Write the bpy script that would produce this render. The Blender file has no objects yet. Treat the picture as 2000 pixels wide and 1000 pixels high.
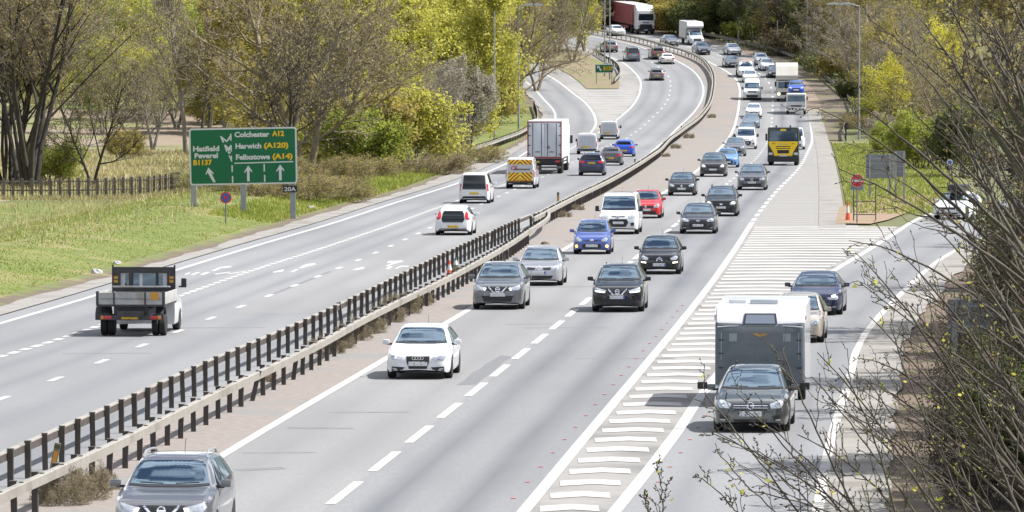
import bpy, bmesh, math, random
import numpy as np
from mathutils import Vector, Matrix
from mathutils.bvhtree import BVHTree
from bisect import bisect_right

S = bpy.context.scene
COL = S.collection
R = math.radians
# ------------------------------------------------------------------ camera
F, CZ, HOR = 11300.0, 9.05, 97.0           # focal length in px of a 2000 px wide frame, eye height, horizon row
PITCH = math.atan((500.0 - HOR) / F)
cam = bpy.data.cameras.new("camera")
cam.sensor_width = 36.0
cam.lens = 36.0 * F / 2000.0
cam.clip_start, cam.clip_end = 1.0, 6000.0
camo = bpy.data.objects.new("camera", cam)
COL.objects.link(camo)
camo.location = (0, 0, CZ)
camo.rotation_euler = (R(90) - PITCH, 0, 0)
S.camera = camo
# ------------------------------------------------------------------ sky, sun, exposure
SUN_EL, SUN_AZ = R(54), R(88)              # azimuth clockwise from +Y: the sun stands to the right
SUN = Vector((math.cos(SUN_EL) * math.sin(SUN_AZ), math.cos(SUN_EL) * math.cos(SUN_AZ), math.sin(SUN_EL)))
W = bpy.data.worlds.new("World"); S.world = W
W.use_nodes = True
nt = W.node_tree; nt.nodes.clear()
out = nt.nodes.new("ShaderNodeOutputWorld"); bg = nt.nodes.new("ShaderNodeBackground")
sky = nt.nodes.new("ShaderNodeTexSky"); sky.sky_type = 'NISHITA'; sky.sun_disc = False
sky.sun_elevation = SUN_EL; sky.sun_rotation = SUN_AZ
tc = nt.nodes.new("ShaderNodeTexCoord"); mp = nt.nodes.new("ShaderNodeMapping")
mp.inputs['Scale'].default_value = (1.5, 1.0, 1.0); mp.inputs['Location'].default_value = (2, 9, 3)
ns = nt.nodes.new("ShaderNodeTexNoise"); ns.inputs['Scale'].default_value = 5.0
ns.inputs['Detail'].default_value = 7; ns.inputs['Roughness'].default_value = 0.58
cr = nt.nodes.new("ShaderNodeValToRGB")
cr.color_ramp.elements[0].position = 0.47; cr.color_ramp.elements[1].position = 0.58
mx = nt.nodes.new("ShaderNodeMixRGB"); mx.inputs[2].default_value = (17.0, 17.2, 17.8, 1)
nt.links.new(tc.outputs['Generated'], mp.inputs[0]); nt.links.new(mp.outputs[0], ns.inputs['Vector'])
nt.links.new(ns.outputs['Fac'], cr.inputs[0]); nt.links.new(cr.outputs[0], mx.inputs[0])
nt.links.new(sky.outputs[0], mx.inputs[1]); nt.links.new(mx.outputs[0], bg.inputs[0])
bg.inputs[1].default_value = 0.055
nt.links.new(bg.outputs[0], out.inputs[0])
sl = bpy.data.lights.new("sun", 'SUN'); sl.energy = 4.9; sl.angle = R(0.5); sl.color = (1.0, 0.968, 0.925)
so = bpy.data.objects.new("sun", sl); COL.objects.link(so)
so.rotation_euler = (-SUN).to_track_quat('-Z', 'Y').to_euler()
S.view_settings.view_transform = 'Standard'; S.view_settings.look = 'None'
S.view_settings.exposure = 0.98; S.view_settings.gamma = 1.0

# ------------------------------------------------------------------ curves and the ground profile
def mono(pts):
    """monotone cubic through (x, y) points, extended in a straight line"""
    xs = [float(p[0]) for p in pts]; ys = [float(p[1]) for p in pts]
    n = len(xs)
    d = [(ys[i + 1] - ys[i]) / (xs[i + 1] - xs[i]) for i in range(n - 1)]
    m = [d[0]] + [(0 if d[i - 1] * d[i] <= 0 else 2 * d[i - 1] * d[i] / (d[i - 1] + d[i])) for i in range(1, n - 1)] + [d[-1]]
    def f(x):
        if x <= xs[0]: return ys[0] + m[0] * (x - xs[0])
        if x >= xs[-1]: return ys[-1] + m[-1] * (x - xs[-1])
        i = bisect_right(xs, x) - 1
        h = xs[i + 1] - xs[i]; t = (x - xs[i]) / h
        a = 2 * t ** 3 - 3 * t * t + 1; b = t ** 3 - 2 * t * t + t; c = -2 * t ** 3 + 3 * t * t; e = t ** 3 - t * t
        return a * ys[i] + b * h * m[i] + c * ys[i + 1] + e * h * m[i + 1]
    return f

def smooth_curve(pts):
    """cubic (finite difference tangents) through (x, y) points"""
    xs = [float(p[0]) for p in pts]; ys = [float(p[1]) for p in pts]
    n = len(xs)
    d = [(ys[i + 1] - ys[i]) / (xs[i + 1] - xs[i]) for i in range(n - 1)]
    m = [d[0]] + [(d[i - 1] * (xs[i + 1] - xs[i]) + d[i] * (xs[i] - xs[i - 1])) / (xs[i + 1] - xs[i - 1]) for i in range(1, n - 1)] + [d[-1]]
    def f(x):
        if x <= xs[0]: return ys[0] + m[0] * (x - xs[0])
        if x >= xs[-1]: return ys[-1] + m[-1] * (x - xs[-1])
        i = bisect_right(xs, x) - 1
        h = xs[i + 1] - xs[i]; t = (x - xs[i]) / h
        a = 2 * t ** 3 - 3 * t * t + 1; b = t ** 3 - 2 * t * t + t; c = -2 * t ** 3 + 3 * t * t; e = t ** 3 - t * t
        return a * ys[i] + b * h * m[i] + c * ys[i + 1] + e * h * m[i + 1]
    return f

_zp = mono([(0, 0), (480, 0), (560, .15), (600, .9), (640, 2.3), (680, 4.2), (720, 6.5), (760, 9.0), (800, 11.2), (840, 12.9),
            (900, 14.6), (1000, 16.2), (1300, 23), (1800, 42)])
YB = [0, 60, 100, 150, 200, 250, 300, 350, 400, 440] + list(range(480, 921, 8)) + [960, 1000, 1100, 1200, 1300, 1500, 1800]
ZB = [_zp(y) for y in YB]
def zr(Y):
    if Y <= 480: return 0.0
    if Y >= YB[-1]: return ZB[-1]
    i = bisect_right(YB, Y) - 1
    t = (Y - YB[i]) / (YB[i + 1] - YB[i])
    return ZB[i] + t * (ZB[i + 1] - ZB[i])
def ray(px, py):
    u = (px - 1000.0) / F; v = (500.0 - py) / F
    return u, math.cos(PITCH) + v * math.sin(PITCH), v * math.cos(PITCH) - math.sin(PITCH)
def at(px, py, Y):
    """world point seen at a pixel of the 2000 x 1000 photo, Y metres away"""
    a, b, c = ray(px, py); t = Y / b
    return Vector((a * t, Y, CZ + c * t))
def G(px, py):
    """ground point seen at a pixel"""
    a, b, c = ray(px, py)
    lo, hi = 30.0, 1790.0
    for _ in range(50):
        mid = (lo + hi) / 2
        if CZ + c * mid / b > zr(mid): lo = mid
        else: hi = mid
    t = lo / b
    return Vector((a * t, lo, zr(lo)))
def line(*px):
    w = sorted([(G(x, y).y, G(x, y).x) for x, y in px])
    return smooth_curve(w)
def YR(row): return G(1000, row).y
def off(f, d): return lambda Y: f(Y) + d

# ------------------------------------------------------------------ materials
_m = {}
def mat(name, col, rough=0.6, metal=0.0, coat=0.0, emit=0.0, spec=None, ior=None, alpha=None):
    if name in _m: return _m[name]
    m = bpy.data.materials.new(name); m.use_nodes = True
    b = m.node_tree.nodes['Principled BSDF']
    b.inputs['Base Color'].default_value = (*col, 1); b.inputs['Roughness'].default_value = rough
    b.inputs['Metallic'].default_value = metal; b.inputs['Coat Weight'].default_value = coat
    b.inputs['Coat Roughness'].default_value = 0.04
    if ior: b.inputs['IOR'].default_value = ior
    if emit:
        b.inputs['Emission Color'].default_value = (*col, 1); b.inputs['Emission Strength'].default_value = emit
    _m[name] = m
    return m
def noisy(name, c1, c2, scale=3.0, detail=6, rough=0.85, lo=0.35, hi=0.65, c3=None, scale3=0.2, lo3=.45, hi3=.62, stretch=(1, 1, 1), bump=0.0, metal=0.0):
    """two colours mixed by noise in object space, a third by a slower noise"""
    if name in _m: return _m[name]
    m = mat(name, c1, rough, metal)
    t = m.node_tree; b = t.nodes['Principled BSDF']
    co = t.nodes.new("ShaderNodeTexCoord"); mp = t.nodes.new("ShaderNodeMapping"); mp.inputs['Scale'].default_value = stretch
    t.links.new(co.outputs['Object'], mp.inputs[0])
    n = t.nodes.new("ShaderNodeTexNoise"); n.inputs['Scale'].default_value = scale; n.inputs['Detail'].default_value = detail
    n.inputs['Roughness'].default_value = 0.65
    t.links.new(mp.outputs[0], n.inputs['Vector'])
    r = t.nodes.new("ShaderNodeValToRGB"); r.color_ramp.elements[0].position = lo; r.color_ramp.elements[1].position = hi
    r.color_ramp.elements[0].color = (*c1, 1); r.color_ramp.elements[1].color = (*c2, 1)
    t.links.new(n.outputs['Fac'], r.inputs[0])
    last = r.outputs[0]
    if c3:
        n3 = t.nodes.new("ShaderNodeTexNoise"); n3.inputs['Scale'].default_value = scale3; n3.inputs['Detail'].default_value = 5
        t.links.new(mp.outputs[0], n3.inputs['Vector'])
        r3 = t.nodes.new("ShaderNodeValToRGB"); r3.color_ramp.elements[0].position = lo3; r3.color_ramp.elements[1].position = hi3
        t.links.new(n3.outputs['Fac'], r3.inputs[0])
        x = t.nodes.new("ShaderNodeMixRGB"); x.inputs[2].default_value = (*c3, 1)
        t.links.new(r3.outputs[0], x.inputs[0]); t.links.new(last, x.inputs[1]); last = x.outputs[0]
    t.links.new(last, b.inputs['Base Color'])
    if bump:
        bp = t.nodes.new("ShaderNodeBump"); bp.inputs['Strength'].default_value = bump; bp.inputs['Distance'].default_value = 0.05
        t.links.new(n.outputs['Fac'], bp.inputs['Height']); t.links.new(bp.outputs[0], b.inputs['Normal'])
    return m
def road_mat(name, c1, c2, bands, dark):
    """asphalt: grain, blotches, and worn or oily bands that run along the lane (uv.x = across)"""
    m = noisy(name, c1, c2, 9.0, 8, 0.8, .3, .7, tuple(x * .86 for x in c1), .12, .42, .66, (1, .16, 1))
    t = m.node_tree; b = t.nodes['Principled BSDF']
    src = b.inputs['Base Color'].links[0].from_socket
    uv = t.nodes.new("ShaderNodeUVMap"); sp = t.nodes.new("ShaderNodeSeparateXYZ")
    t.links.new(uv.outputs[0], sp.inputs[0])
    r = t.nodes.new("ShaderNodeValToRGB")
    e = r.color_ramp.elements
    e[0].position = 0; e[0].color = (0, 0, 0, 1); e[1].position = 1; e[1].color = (0, 0, 0, 1)
    for p, v in bands:
        q = e.new(p); q.color = (v, v, v, 1)
    t.links.new(sp.outputs[0], r.inputs[0])
    n = t.nodes.new("ShaderNodeTexNoise"); n.inputs['Scale'].default_value = 1.0; n.inputs['Detail'].default_value = 4
    mp = t.nodes.new("ShaderNodeMapping"); mp.inputs['Scale'].default_value = (3, .5, 1)
    t.links.new(uv.outputs[0], mp.inputs[0]); t.links.new(mp.outputs[0], n.inputs['Vector'])
    mu = t.nodes.new("ShaderNodeMath"); mu.operation = 'MULTIPLY'
    mu2 = t.nodes.new("ShaderNodeMath"); mu2.operation = 'MULTIPLY'; mu2.inputs[1].default_value = 2.0; mu2.use_clamp = True
    t.links.new(n.outputs['Fac'], mu.inputs[0]); t.links.new(r.outputs[0], mu.inputs[1]); t.links.new(mu.outputs[0], mu2.inputs[0])
    x = t.nodes.new("ShaderNodeMixRGB"); x.inputs[2].default_value = (*dark, 1)
    t.links.new(mu2.outputs[0], x.inputs[0]); t.links.new(src, x.inputs[1]); t.links.new(x.outputs[0], b.inputs['Base Color'])
    return m

# ------------------------------------------------------------------ mesh helpers
def new_obj(name, me, m=None, parent=None, kind=None, loc=None):
    o = bpy.data.objects.new(name, me); COL.objects.link(o)
    if m is not None and me is not None:
        for q in (m if isinstance(m, (list, tuple)) else [m]): me.materials.append(q)
    if parent is not None: o.parent = parent
    if kind: o['kind'] = kind
    if loc is not None: o.location = loc
    return o
def tag(o, label, cat, group=None):
    o['label'] = label; o['category'] = cat
    if group: o['group'] = group
    return o
def empty(name, loc, label, cat, group=None):
    o = bpy.data.objects.new(name, None); COL.objects.link(o); o.location = loc; o.empty_display_size = .3
    return tag(o, label, cat, group)
def mesh_np(name, v, f, mi=None, smooth=False):
    """v (n,3), f list of equal length arrays or an (m,k) array"""
    me = bpy.data.meshes.new(name)
    v = np.asarray(v, np.float32); groups = f if isinstance(f, list) else [f]
    groups = [np.asarray(g, np.int32) for g in groups if len(g)]
    me.vertices.add(len(v)); me.vertices.foreach_set("co", v.ravel())
    nl = sum(g.size for g in groups); npoly = sum(len(g) for g in groups)
    me.loops.add(nl); me.polygons.add(npoly)
    me.loops.foreach_set("vertex_index", np.concatenate([g.ravel() for g in groups]))
    starts = []; s = 0
    for g in groups:
        starts.append(np.arange(len(g)) * g.shape[1] + s); s += g.size
    me.polygons.foreach_set("loop_start", np.concatenate(starts).astype(np.int32))
    if mi is not None: me.polygons.foreach_set("material_index", np.asarray(mi, np.int32))
    if smooth: me.polygons.foreach_set("use_smooth", np.ones(npoly, bool))
    me.update(calc_edges=True)
    return me
class MB:
    def __init__(s): s.bm = bmesh.new()
    def box(s, c, d, bev=0.0, seg=2, rot=None):
        r = bmesh.ops.create_cube(s.bm, size=1.0)
        vs = r['verts']
        M = Matrix.Translation(c) @ (rot.to_4x4() if rot else Matrix()) @ Matrix.Diagonal((d[0], d[1], d[2], 1))
        bmesh.ops.transform(s.bm, matrix=M, verts=vs)
        if bev:
            ed = list({e for v in vs for e in v.link_edges})
            bmesh.ops.bevel(s.bm, geom=ed, offset=bev, segments=seg, affect='EDGES', profile=.6)
        return s
    def prism(s, poly, axis, a, b):
        """polygon in the two other axes, extruded along axis from a to b"""
        def p(q, h):
            return {'x': (h, q[0], q[1]), 'y': (q[0], h, q[1]), 'z': (q[0], q[1], h)}[axis]
        A = [s.bm.verts.new(p(q, a)) for q in poly]; B = [s.bm.verts.new(p(q, b)) for q in poly]
        n = len(poly)
        s.bm.faces.new(A); s.bm.faces.new(B[::-1])
        for i in range(n): s.bm.faces.new((A[i], B[i], B[(i + 1) % n], A[(i + 1) % n]))
        return s
    def tube(s, pts, r, n=8, r2=None):
        pts = [Vector(p) for p in pts]; rings = []
        k = len(pts)
        for i, p in enumerate(pts):
            d = (pts[min(i + 1, k - 1)] - pts[max(i - 1, 0)]).normalized()
            u = d.orthogonal().normalized(); w = d.cross(u)
            rr = r + ((r2 - r) * i / (k - 1) if r2 is not None else 0)
            rings.append([s.bm.verts.new(p + u * math.cos(2 * math.pi * j / n) * rr + w * math.sin(2 * math.pi * j / n) * rr) for j in range(n)])
        for a, b in zip(rings, rings[1:]):
            for j in range(n): s.bm.faces.new((a[j], a[(j + 1) % n], b[(j + 1) % n], b[j]))
        s.bm.faces.new(rings[0][::-1]); s.bm.faces.new(rings[-1])
        return s
    def lathe(s, prof, axis='x', n=20, c=(0, 0, 0)):
        """(offset along axis, radius) profile"""
        rings = []
        for h, r in prof:
            ring = []
            for j in range(n):
                a = 2 * math.pi * j / n; u, w = r * math.cos(a), r * math.sin(a)
                q = {'x': (h, u, w), 'y': (u, h, w), 'z': (u, w, h)}[axis]
                ring.append(s.bm.verts.new(Vector(q) + Vector(c)))
            rings.append(ring)
        for a, b in zip(rings, rings[1:]):
            for j in range(n): s.bm.faces.new((a[j], a[(j + 1) % n], b[(j + 1) % n], b[j]))
        s.bm.faces.new(rings[0][::-1]); s.bm.faces.new(rings[-1])
        return s
    def poly(s, pts):
        s.bm.faces.new([s.bm.verts.new(p) for p in pts]); return s
    def mesh(s, name, smooth=None):
        bmesh.ops.recalc_face_normals(s.bm, faces=s.bm.faces)
        me = bpy.data.meshes.new(name); s.bm.to_mesh(me); s.bm.free()
        if smooth:
            me.polygons.foreach_set("use_smooth", np.ones(len(me.polygons), bool)); me.set_sharp_from_angle(angle=R(smooth))
        return me
    def obj(s, name, m, parent=None, smooth=None, kind=None):
        return new_obj(name, s.mesh(name, smooth), m, parent, kind)
def ys_between(a, b, step=12.0):
    y = {a, b}
    y |= {q for q in YB if a < q < b}
    n = max(1, int((b - a) / step))
    y |= {a + (b - a) * i / n for i in range(n + 1)}
    o = []
    for q in sorted(y):
        if not o or q - o[-1] > 1e-4: o.append(q)
    return o
class Sheet:
    """flat strips that lie on the road surface"""
    def __init__(s): s.v = []; s.f = []; s.uv = []
    def strip(s, fl, fr, a, b, h, step=12.0, cols=1):
        if b <= a: return s
        ys = ys_between(a, b, step); n0 = len(s.v); k = cols + 1
        for y in ys:
            xl, xr = fl(y), fr(y)
            for c in range(k):
                t = c / cols
                s.v.append((xl + (xr - xl) * t, y, zr(y) + h)); s.uv.append((t, y / 10.0))
        for i in range(len(ys) - 1):
            for c in range(cols):
                q = n0 + i * k + c
                s.f.append((q, q + 1, q + k + 1, q + k))
        return s
    def line(s, f, w, a, b, h): return s.strip(off(f, -w / 2), off(f, w / 2), a, b, h)
    def dashes(s, f, w, a, b, mark, gap, h):
        y = a
        while y < b:
            s.line(f, w, y, min(y + mark, b), h); y += mark + gap
        return s
    def quad(s, pts, h):
        n0 = len(s.v)
        for p in pts: s.v.append((p[0], p[1], zr(p[1]) + h)); s.uv.append((0, 0))
        s.f.append(tuple(range(n0, n0 + len(pts)))); return s
    def obj(s, name, m, kind='structure'):
        me = bpy.data.meshes.new(name)
        me.from_pydata(s.v, [], s.f)
        ul = me.uv_layers.new(name="UVMap")
        idx = np.empty(len(me.loops), np.int32); me.loops.foreach_get("vertex_index", idx)
        ul.data.foreach_set("uv", np.asarray(s.uv, np.float32)[idx].ravel())
        me.update()
        return new_obj(name, me, m, None, kind)
def text_mesh(body, size, m, parent, loc, name='lettering', align='LEFT', bold=0.0, width=None, rot=None):
    cu = bpy.data.curves.new("t", 'FONT'); cu.body = body; cu.size = size; cu.align_x = align
    cu.offset = bold; cu.extrude = 0.004; cu.resolution_u = 3
    o = bpy.data.objects.new("t", cu); COL.objects.link(o)
    dg = bpy.context.evaluated_depsgraph_get()
    me = bpy.data.meshes.new_from_object(o.evaluated_get(dg))
    bpy.data.objects.remove(o)
    xs = [v.co.x for v in me.vertices]
    if width:
        k = width / (max(xs) - min(xs))
        for v in me.vertices: v.co.x *= k
    me.materials.clear()
    q = new_obj(name, me, m, parent); q.location = loc
    q.rotation_euler = rot if rot else (R(90), 0, 0)
    return q

M_ = dict(
    asphalt=road_mat("asphalt", (.150, .153, .160), (.185, .188, .194), [(.12, .0), (.27, .75), (.42, .1), (.55, .0), (.68, .8), (.84, .1)], (.086, .090, .102)),
    asphalt2=road_mat("asphalt_worn", (.172, .172, .174), (.205, .205, .206), [(.1, 0), (.3, .4), (.45, 0), (.55, 0), (.72, .4), (.9, 0)], (.13, .131, .136)),
    asphalt3=road_mat("asphalt_slip", (.165, .168, .175), (.20, .203, .21), [(.15, 0), (.3, .5), (.45, 0), (.6, 0), (.75, .5), (.9, 0)], (.108, .112, .123)),
    patch=noisy("asphalt_repair", (.105, .108, .115), (.14, .143, .15), 3, 6),
    stain=noisy("asphalt_seam", (.11, .112, .118), (.15, .152, .158), 3, 6),
    paint=noisy("road_paint", (.42, .42, .405), (.29, .288, .28), 2.0, 8, .7, .45, .75),
    paint_worn=noisy("road_paint_worn", (.40, .392, .372), (.29, .282, .268), 2.2, 10, .75, .42, .74),
    hatch=noisy("hatched_surface", (.196, .189, .180), (.226, .219, .210), 1.3, 8, .85, c3=(.14, .136, .13), scale3=.25),
    nose=noisy("pale_worn_surface", (.20, .195, .187), (.24, .232, .222), .8, 8, .85, c3=(.17, .165, .16), scale3=.3, stretch=(1, .25, 1)),
    reserve=noisy("gravel_reserve", (.205, .181, .165), (.125, .105, .092), 4.0, 9, .95, .42, .78, (.165, .158, .150), .22, .5, .6),
    concrete=noisy("concrete_channel", (.23, .218, .203), (.18, .17, .155), 1.5, 8, .9, c3=(.14, .125, .108), scale3=.5, lo3=.5, hi3=.7),
    soil=noisy("roadside_soil", (.17, .125, .092), (.10, .075, .055), 3.0, 8, .95, c3=(.21, .165, .125), scale3=.6),
)
# ------------------------------------------------------------------ the lines of the road, read off the photo as ground points
E1 = line((270, 990), (425, 895), (755, 700), (920, 602), (1100, 488), (1240, 409), (1353, 340), (1385, 311), (1419, 276), (1436, 242), (1444, 196), (1444, 170), (1437, 154), (1420, 140), (1390, 124), (1355, 109), (1310, 96), (1240, 80), (1170, 69))
D1 = line((645, 985), (993, 711), (1145, 588), (1225, 518), (1328, 432), (1376, 395), (1424, 356), (1475, 312), (1495, 285), (1506, 250), (1509, 210), (1509, 190), (1506, 170), (1490, 149), (1455, 128), (1394, 104), (1330, 88), (1262, 72))
E2 = line((1022, 1000), (1395, 545), (1440, 480), (1476, 424), (1512, 379), (1558, 331), (1578, 296), (1586, 272), (1584, 248), (1578, 205), (1566, 168), (1540, 142), (1500, 120), (1458, 103), (1400, 88), (1320, 70))
H2 = line((1200, 1000), (1300, 876), (1394, 740), (1500, 637), (1620, 534), (1687, 494), (1735, 464), (1810, 420), (1900, 392), (2000, 375))
R2 = line((1605, 960), (1615, 900), (1632, 830), (1655, 760), (1680, 670), (1707, 630), (1745, 590), (1790, 545), (1840, 505), (1910, 468), (2010, 432))
E0 = line((0, 632), (190, 576), (340, 529), (500, 480), (650, 436), (760, 400), (900, 356), (988, 320), (1042, 288), (1072, 262), (1084, 240), (1082, 217), (1060, 192), (1042, 172), (1012, 150), (950, 125), (850, 103), (740, 90))
L0 = line((0, 697), (75, 675), (360, 575), (485, 531), (610, 491), (735, 449), (866, 402), (990, 359), (1120, 288), (1152, 262), (1164, 240), (1158, 220), (1140, 198), (1116, 180), (1092, 161), (1060, 142), (1000, 120), (900, 100), (790, 88))
D2 = line((0, 780), (105, 742), (275, 676), (437, 612), (545, 570), (700, 508), (860, 436), (960, 390), (1062, 345), (1116, 318), (1180, 288), (1230, 266), (1275, 229), (1300, 202), (1309, 176), (1304, 147), (1276, 124), (1260, 114), (1218, 99), (1166, 86), (1100, 74))
M0 = line((1150, 270), (1206, 233), (1236, 206), (1250, 180), (1248, 152), (1236, 138), (1216, 122), (1196, 113), (1160, 101), (1110, 89), (1050, 79))
E3 = line((-60, 985), (76, 921), (229, 847), (397, 763), (606, 666), (840, 543), (930, 497), (1030, 440), (1128, 381), (1236, 323), (1331, 243), (1358, 216), (1372, 190), (1374, 174), (1368, 156), (1348, 134), (1320, 118), (1270, 98), (1230, 86), (1200, 79), (1168, 74), (1100, 63))
LB = line((-60, 990), (76, 924), (229, 850), (397, 766), (606, 669), (716, 612), (840, 546), (930, 500), (1000, 465), (1046, 444))     # left row of median posts
RB = line((70, 1000), (204, 935), (343, 861), (440, 810), (614, 719), (700, 668), (780, 625), (850, 589), (920, 550), (990, 507), (1030, 478))
CB = line((1030, 458), (1080, 430), (1120, 408), (1180, 377), (1240, 341), (1280, 313), (1330, 268), (1368, 238), (1386, 213), (1392, 190), (1392, 154), (1384, 138), (1370, 124), (1340, 110), (1300, 98), (1240, 82), (1190, 72), (1150, 65), (1090, 56))
VR = line((1640, 436), (1634, 380), (1626, 330), (1618, 292), (1608, 258), (1598, 225), (1586, 190), (1566, 160), (1540, 138), (1500, 117), (1458, 100), (1400, 84), (1320, 67), (1250, 55))      # outer edge of the paved strip beyond the merge
KL = line((0, 598), (200, 545), (400, 487), (560, 439), (685, 402), (785, 375), (885, 337), (985, 297), (1030, 272), (1052, 252), (1058, 240), (1056, 218), (1036, 192), (1018, 172), (985, 150), (920, 125), (820, 103), (710, 90))       # back of the left channel
YN, YF = 100.0, 880.0
Yh = YR(443)

# ground: one sheet, its left and right columns follow the road
def bank(d, Y):
    if d <= 0: return 0
    k = max(0.0, min(1.0, (Y - 150) / 80.0)) * max(0.0, min(1.0, (450 - Y) / 90.0))
    return .78 * k * (math.sin(math.pi * min(d, 15) / 15.0) ** 1.3 if d < 15 else 0)
def hillL(d, Y):
    t = max(0, d - 40) * max(0, min(1, (Y - 420) / 300.0))
    return 0.03 * t
def rise(d, Y):
    return 0.10 * max(0, min(d, 40) - 6) * max(0, min(1, (Y - 130) / 200.)) * .6
def right_edge(Y): return R2(Y) if Y < 232 else (R2(232) + (VR(330) - R2(232)) * min(1, (Y - 232) / 98.0) if Y < 330 else VR(Y))
def ground_z(X, Y):
    d = KL(min(Y, 900)) - X if X < 0.5 * (KL(min(Y, 900)) + right_edge(min(Y, 900))) else 0
    if d > 0: return zr(Y) - .05 + bank(d, Y) + hillL(d, Y)
    d = X - right_edge(min(Y, 900))
    return zr(Y) - .05 + (rise(d, Y) if d > 14 else 0)
dl = [600, 300, 180, 110, 70, 45, 30, 22, 15, 12, 9.5, 7, 5, 3.5, 2, 1, 0]
drr = [0, 2, 5, 9, 14, 22, 40, 80, 160, 320, 700]
gv, gf, gu, gm = [], [], [], []
ys = [20, 60, 80] + ys_between(100, 480, 15) + [y for y in YB if y > 480] + [2200]
for y in ys:
    yy = min(y, 900)
    for d in dl:
        gv.append((KL(yy) - d, y, zr(y) - .05 + bank(d, y) + hillL(d, y))); gu.append((d, y / 10))
    for d in drr:
        gv.append((right_edge(yy) + d, y, zr(y) - .05 + (rise(d, y) if d > 14 else 0))); gu.append((-d - 1, y / 10))
nc = len(dl) + len(drr)
for i in range(len(ys) - 1):
    for c in range(nc - 1):
        q = i * nc + c
        gf.append((q, q + 1, q + nc + 1, q + nc))
        lft = c < len(dl) - 1; mid = c == len(dl) - 1
        Yi_, d_ = ys[i], dl[c] if lft else 0
        if lft:
            if d_ <= 5 or (d_ <= 30 and Yi_ < 340): g_ = 0
            elif Yi_ < 340 or (d_ > 22 and Yi_ < 500): g_ = 6
            elif d_ > 30 and Yi_ < 640: g_ = 4
            elif Yi_ >= 640 and d_ > 30: g_ = 1
            else: g_ = 2
        else: g_ = 3 if mid else (5 if Yi_ < 245 else 2)
        gm.append(g_)
me = bpy.data.meshes.new("ground"); me.from_pydata(gv, [], gf)
ul = me.uv_layers.new(name="UVMap")
idx = np.empty(len(me.loops), np.int32); me.loops.foreach_get("vertex_index", idx)
ul.data.foreach_set("uv", np.asarray(gu, np.float32)[idx].ravel())
me.polygons.foreach_set("material_index", np.asarray(gm, np.int32))
me.polygons.foreach_set("use_smooth", np.ones(len(gm), bool)); me.update()
GR = noisy("verge_grass", (.075, .112, .014), (.12, .14, .028), 1.6, 9, .95, .3, .7, (.175, .155, .06), .22, .48, .68, bump=.6)
t = GR.node_tree; b = t.nodes['Principled BSDF']           # bare soil towards the road edge, with a ragged boundary
src = b.inputs['Base Color'].links[0].from_socket
uv = t.nodes.new("ShaderNodeUVMap"); sp = t.nodes.new("ShaderNodeSeparateXYZ"); t.links.new(uv.outputs[0], sp.inputs[0])
co = t.nodes.new("ShaderNodeTexCoord"); n = t.nodes.new("ShaderNodeTexNoise"); n.inputs['Scale'].default_value = .9; n.inputs['Detail'].default_value = 8
t.links.new(co.outputs['Object'], n.inputs['Vector'])
ad = t.nodes.new("ShaderNodeMath"); ad.operation = 'MULTIPLY_ADD'; ad.inputs[1].default_value = 4.0
t.links.new(n.outputs['Fac'], ad.inputs[0]); t.links.new(sp.outputs[0], ad.inputs[2])
r = t.nodes.new("ShaderNodeMapRange"); r.inputs['From Min'].default_value = 2.4; r.inputs['From Max'].default_value = 3.2
t.links.new(ad.outputs[0], r.inputs['Value'])
x = t.nodes.new("ShaderNodeMixRGB"); x.inputs[1].default_value = (.095, .070, .052, 1)
t.links.new(r.outputs[0], x.inputs[0]); t.links.new(src, x.inputs[2]); t.links.new(x.outputs[0], b.inputs['Base Color'])
FIELD = noisy("far_fields", (.11, .14, .035), (.17, .18, .06), .06, 5, .95, .4, .6, (.19, .165, .09), .03, .5, .56)
PLOUGH = noisy("ploughed_field", (.20, .155, .118), (.165, .13, .09), .3, 6, .95, c3=(.14, .145, .05), scale3=.05, lo3=.52, hi3=.6)
LITTERG = noisy("leaf_litter", (.085, .060, .042), (.15, .11, .08), 2.2, 8, .95, .35, .7, (.06, .065, .025), .5, .52, .66, bump=.5)
STRAW = noisy("straw_grass", (.20, .185, .075), (.165, .18, .04), .5, 7, .95, c3=(.21, .17, .12), scale3=.09, lo3=.45, hi3=.6, bump=.5)
WOODFLOOR = noisy("wood_floor", (.085, .075, .038), (.10, .11, .035), .8, 8, .95, .3, .7, (.085, .10, .03), .15, .5, .62)
SUBB = noisy("sub_base", (.16, .15, .14), (.2, .19, .18), 2, 4)
new_obj("ground", me, [GR, FIELD, WOODFLOOR, SUBB, PLOUGH, LITTERG, STRAW], None, 'structure')

# carriageways
Sheet().strip(E1, D1, YN, YF, 0, cols=2).obj("road_lane", M_['asphalt2'])
Sheet().strip(D1, E2, YN, YF, 0, cols=2).obj("road_lane", M_['asphalt'])
Yn = YR(262)
Sheet().strip(L0, D2, YN, Yn, 0, cols=2).obj("road_lane", M_['asphalt3'])
Sheet().strip(lambda Y: M0(Y) - .1, D2, Yn, YF, 0, cols=2).obj("road_lane", M_['asphalt3'])
Sheet().strip(D2, off(E3, .35), YN, YF, 0, cols=2).obj("road_lane", M_['asphalt3'])
Sheet().strip(off(E0, -.9), L0, YN, 790, 0, cols=2).obj("exit_slip_road", M_['asphalt3'])
Sheet().strip(off(H2, -.1), off(R2, .1), YN, 345, 0, cols=2).obj("entry_slip_road", M_['asphalt3'])
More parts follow.
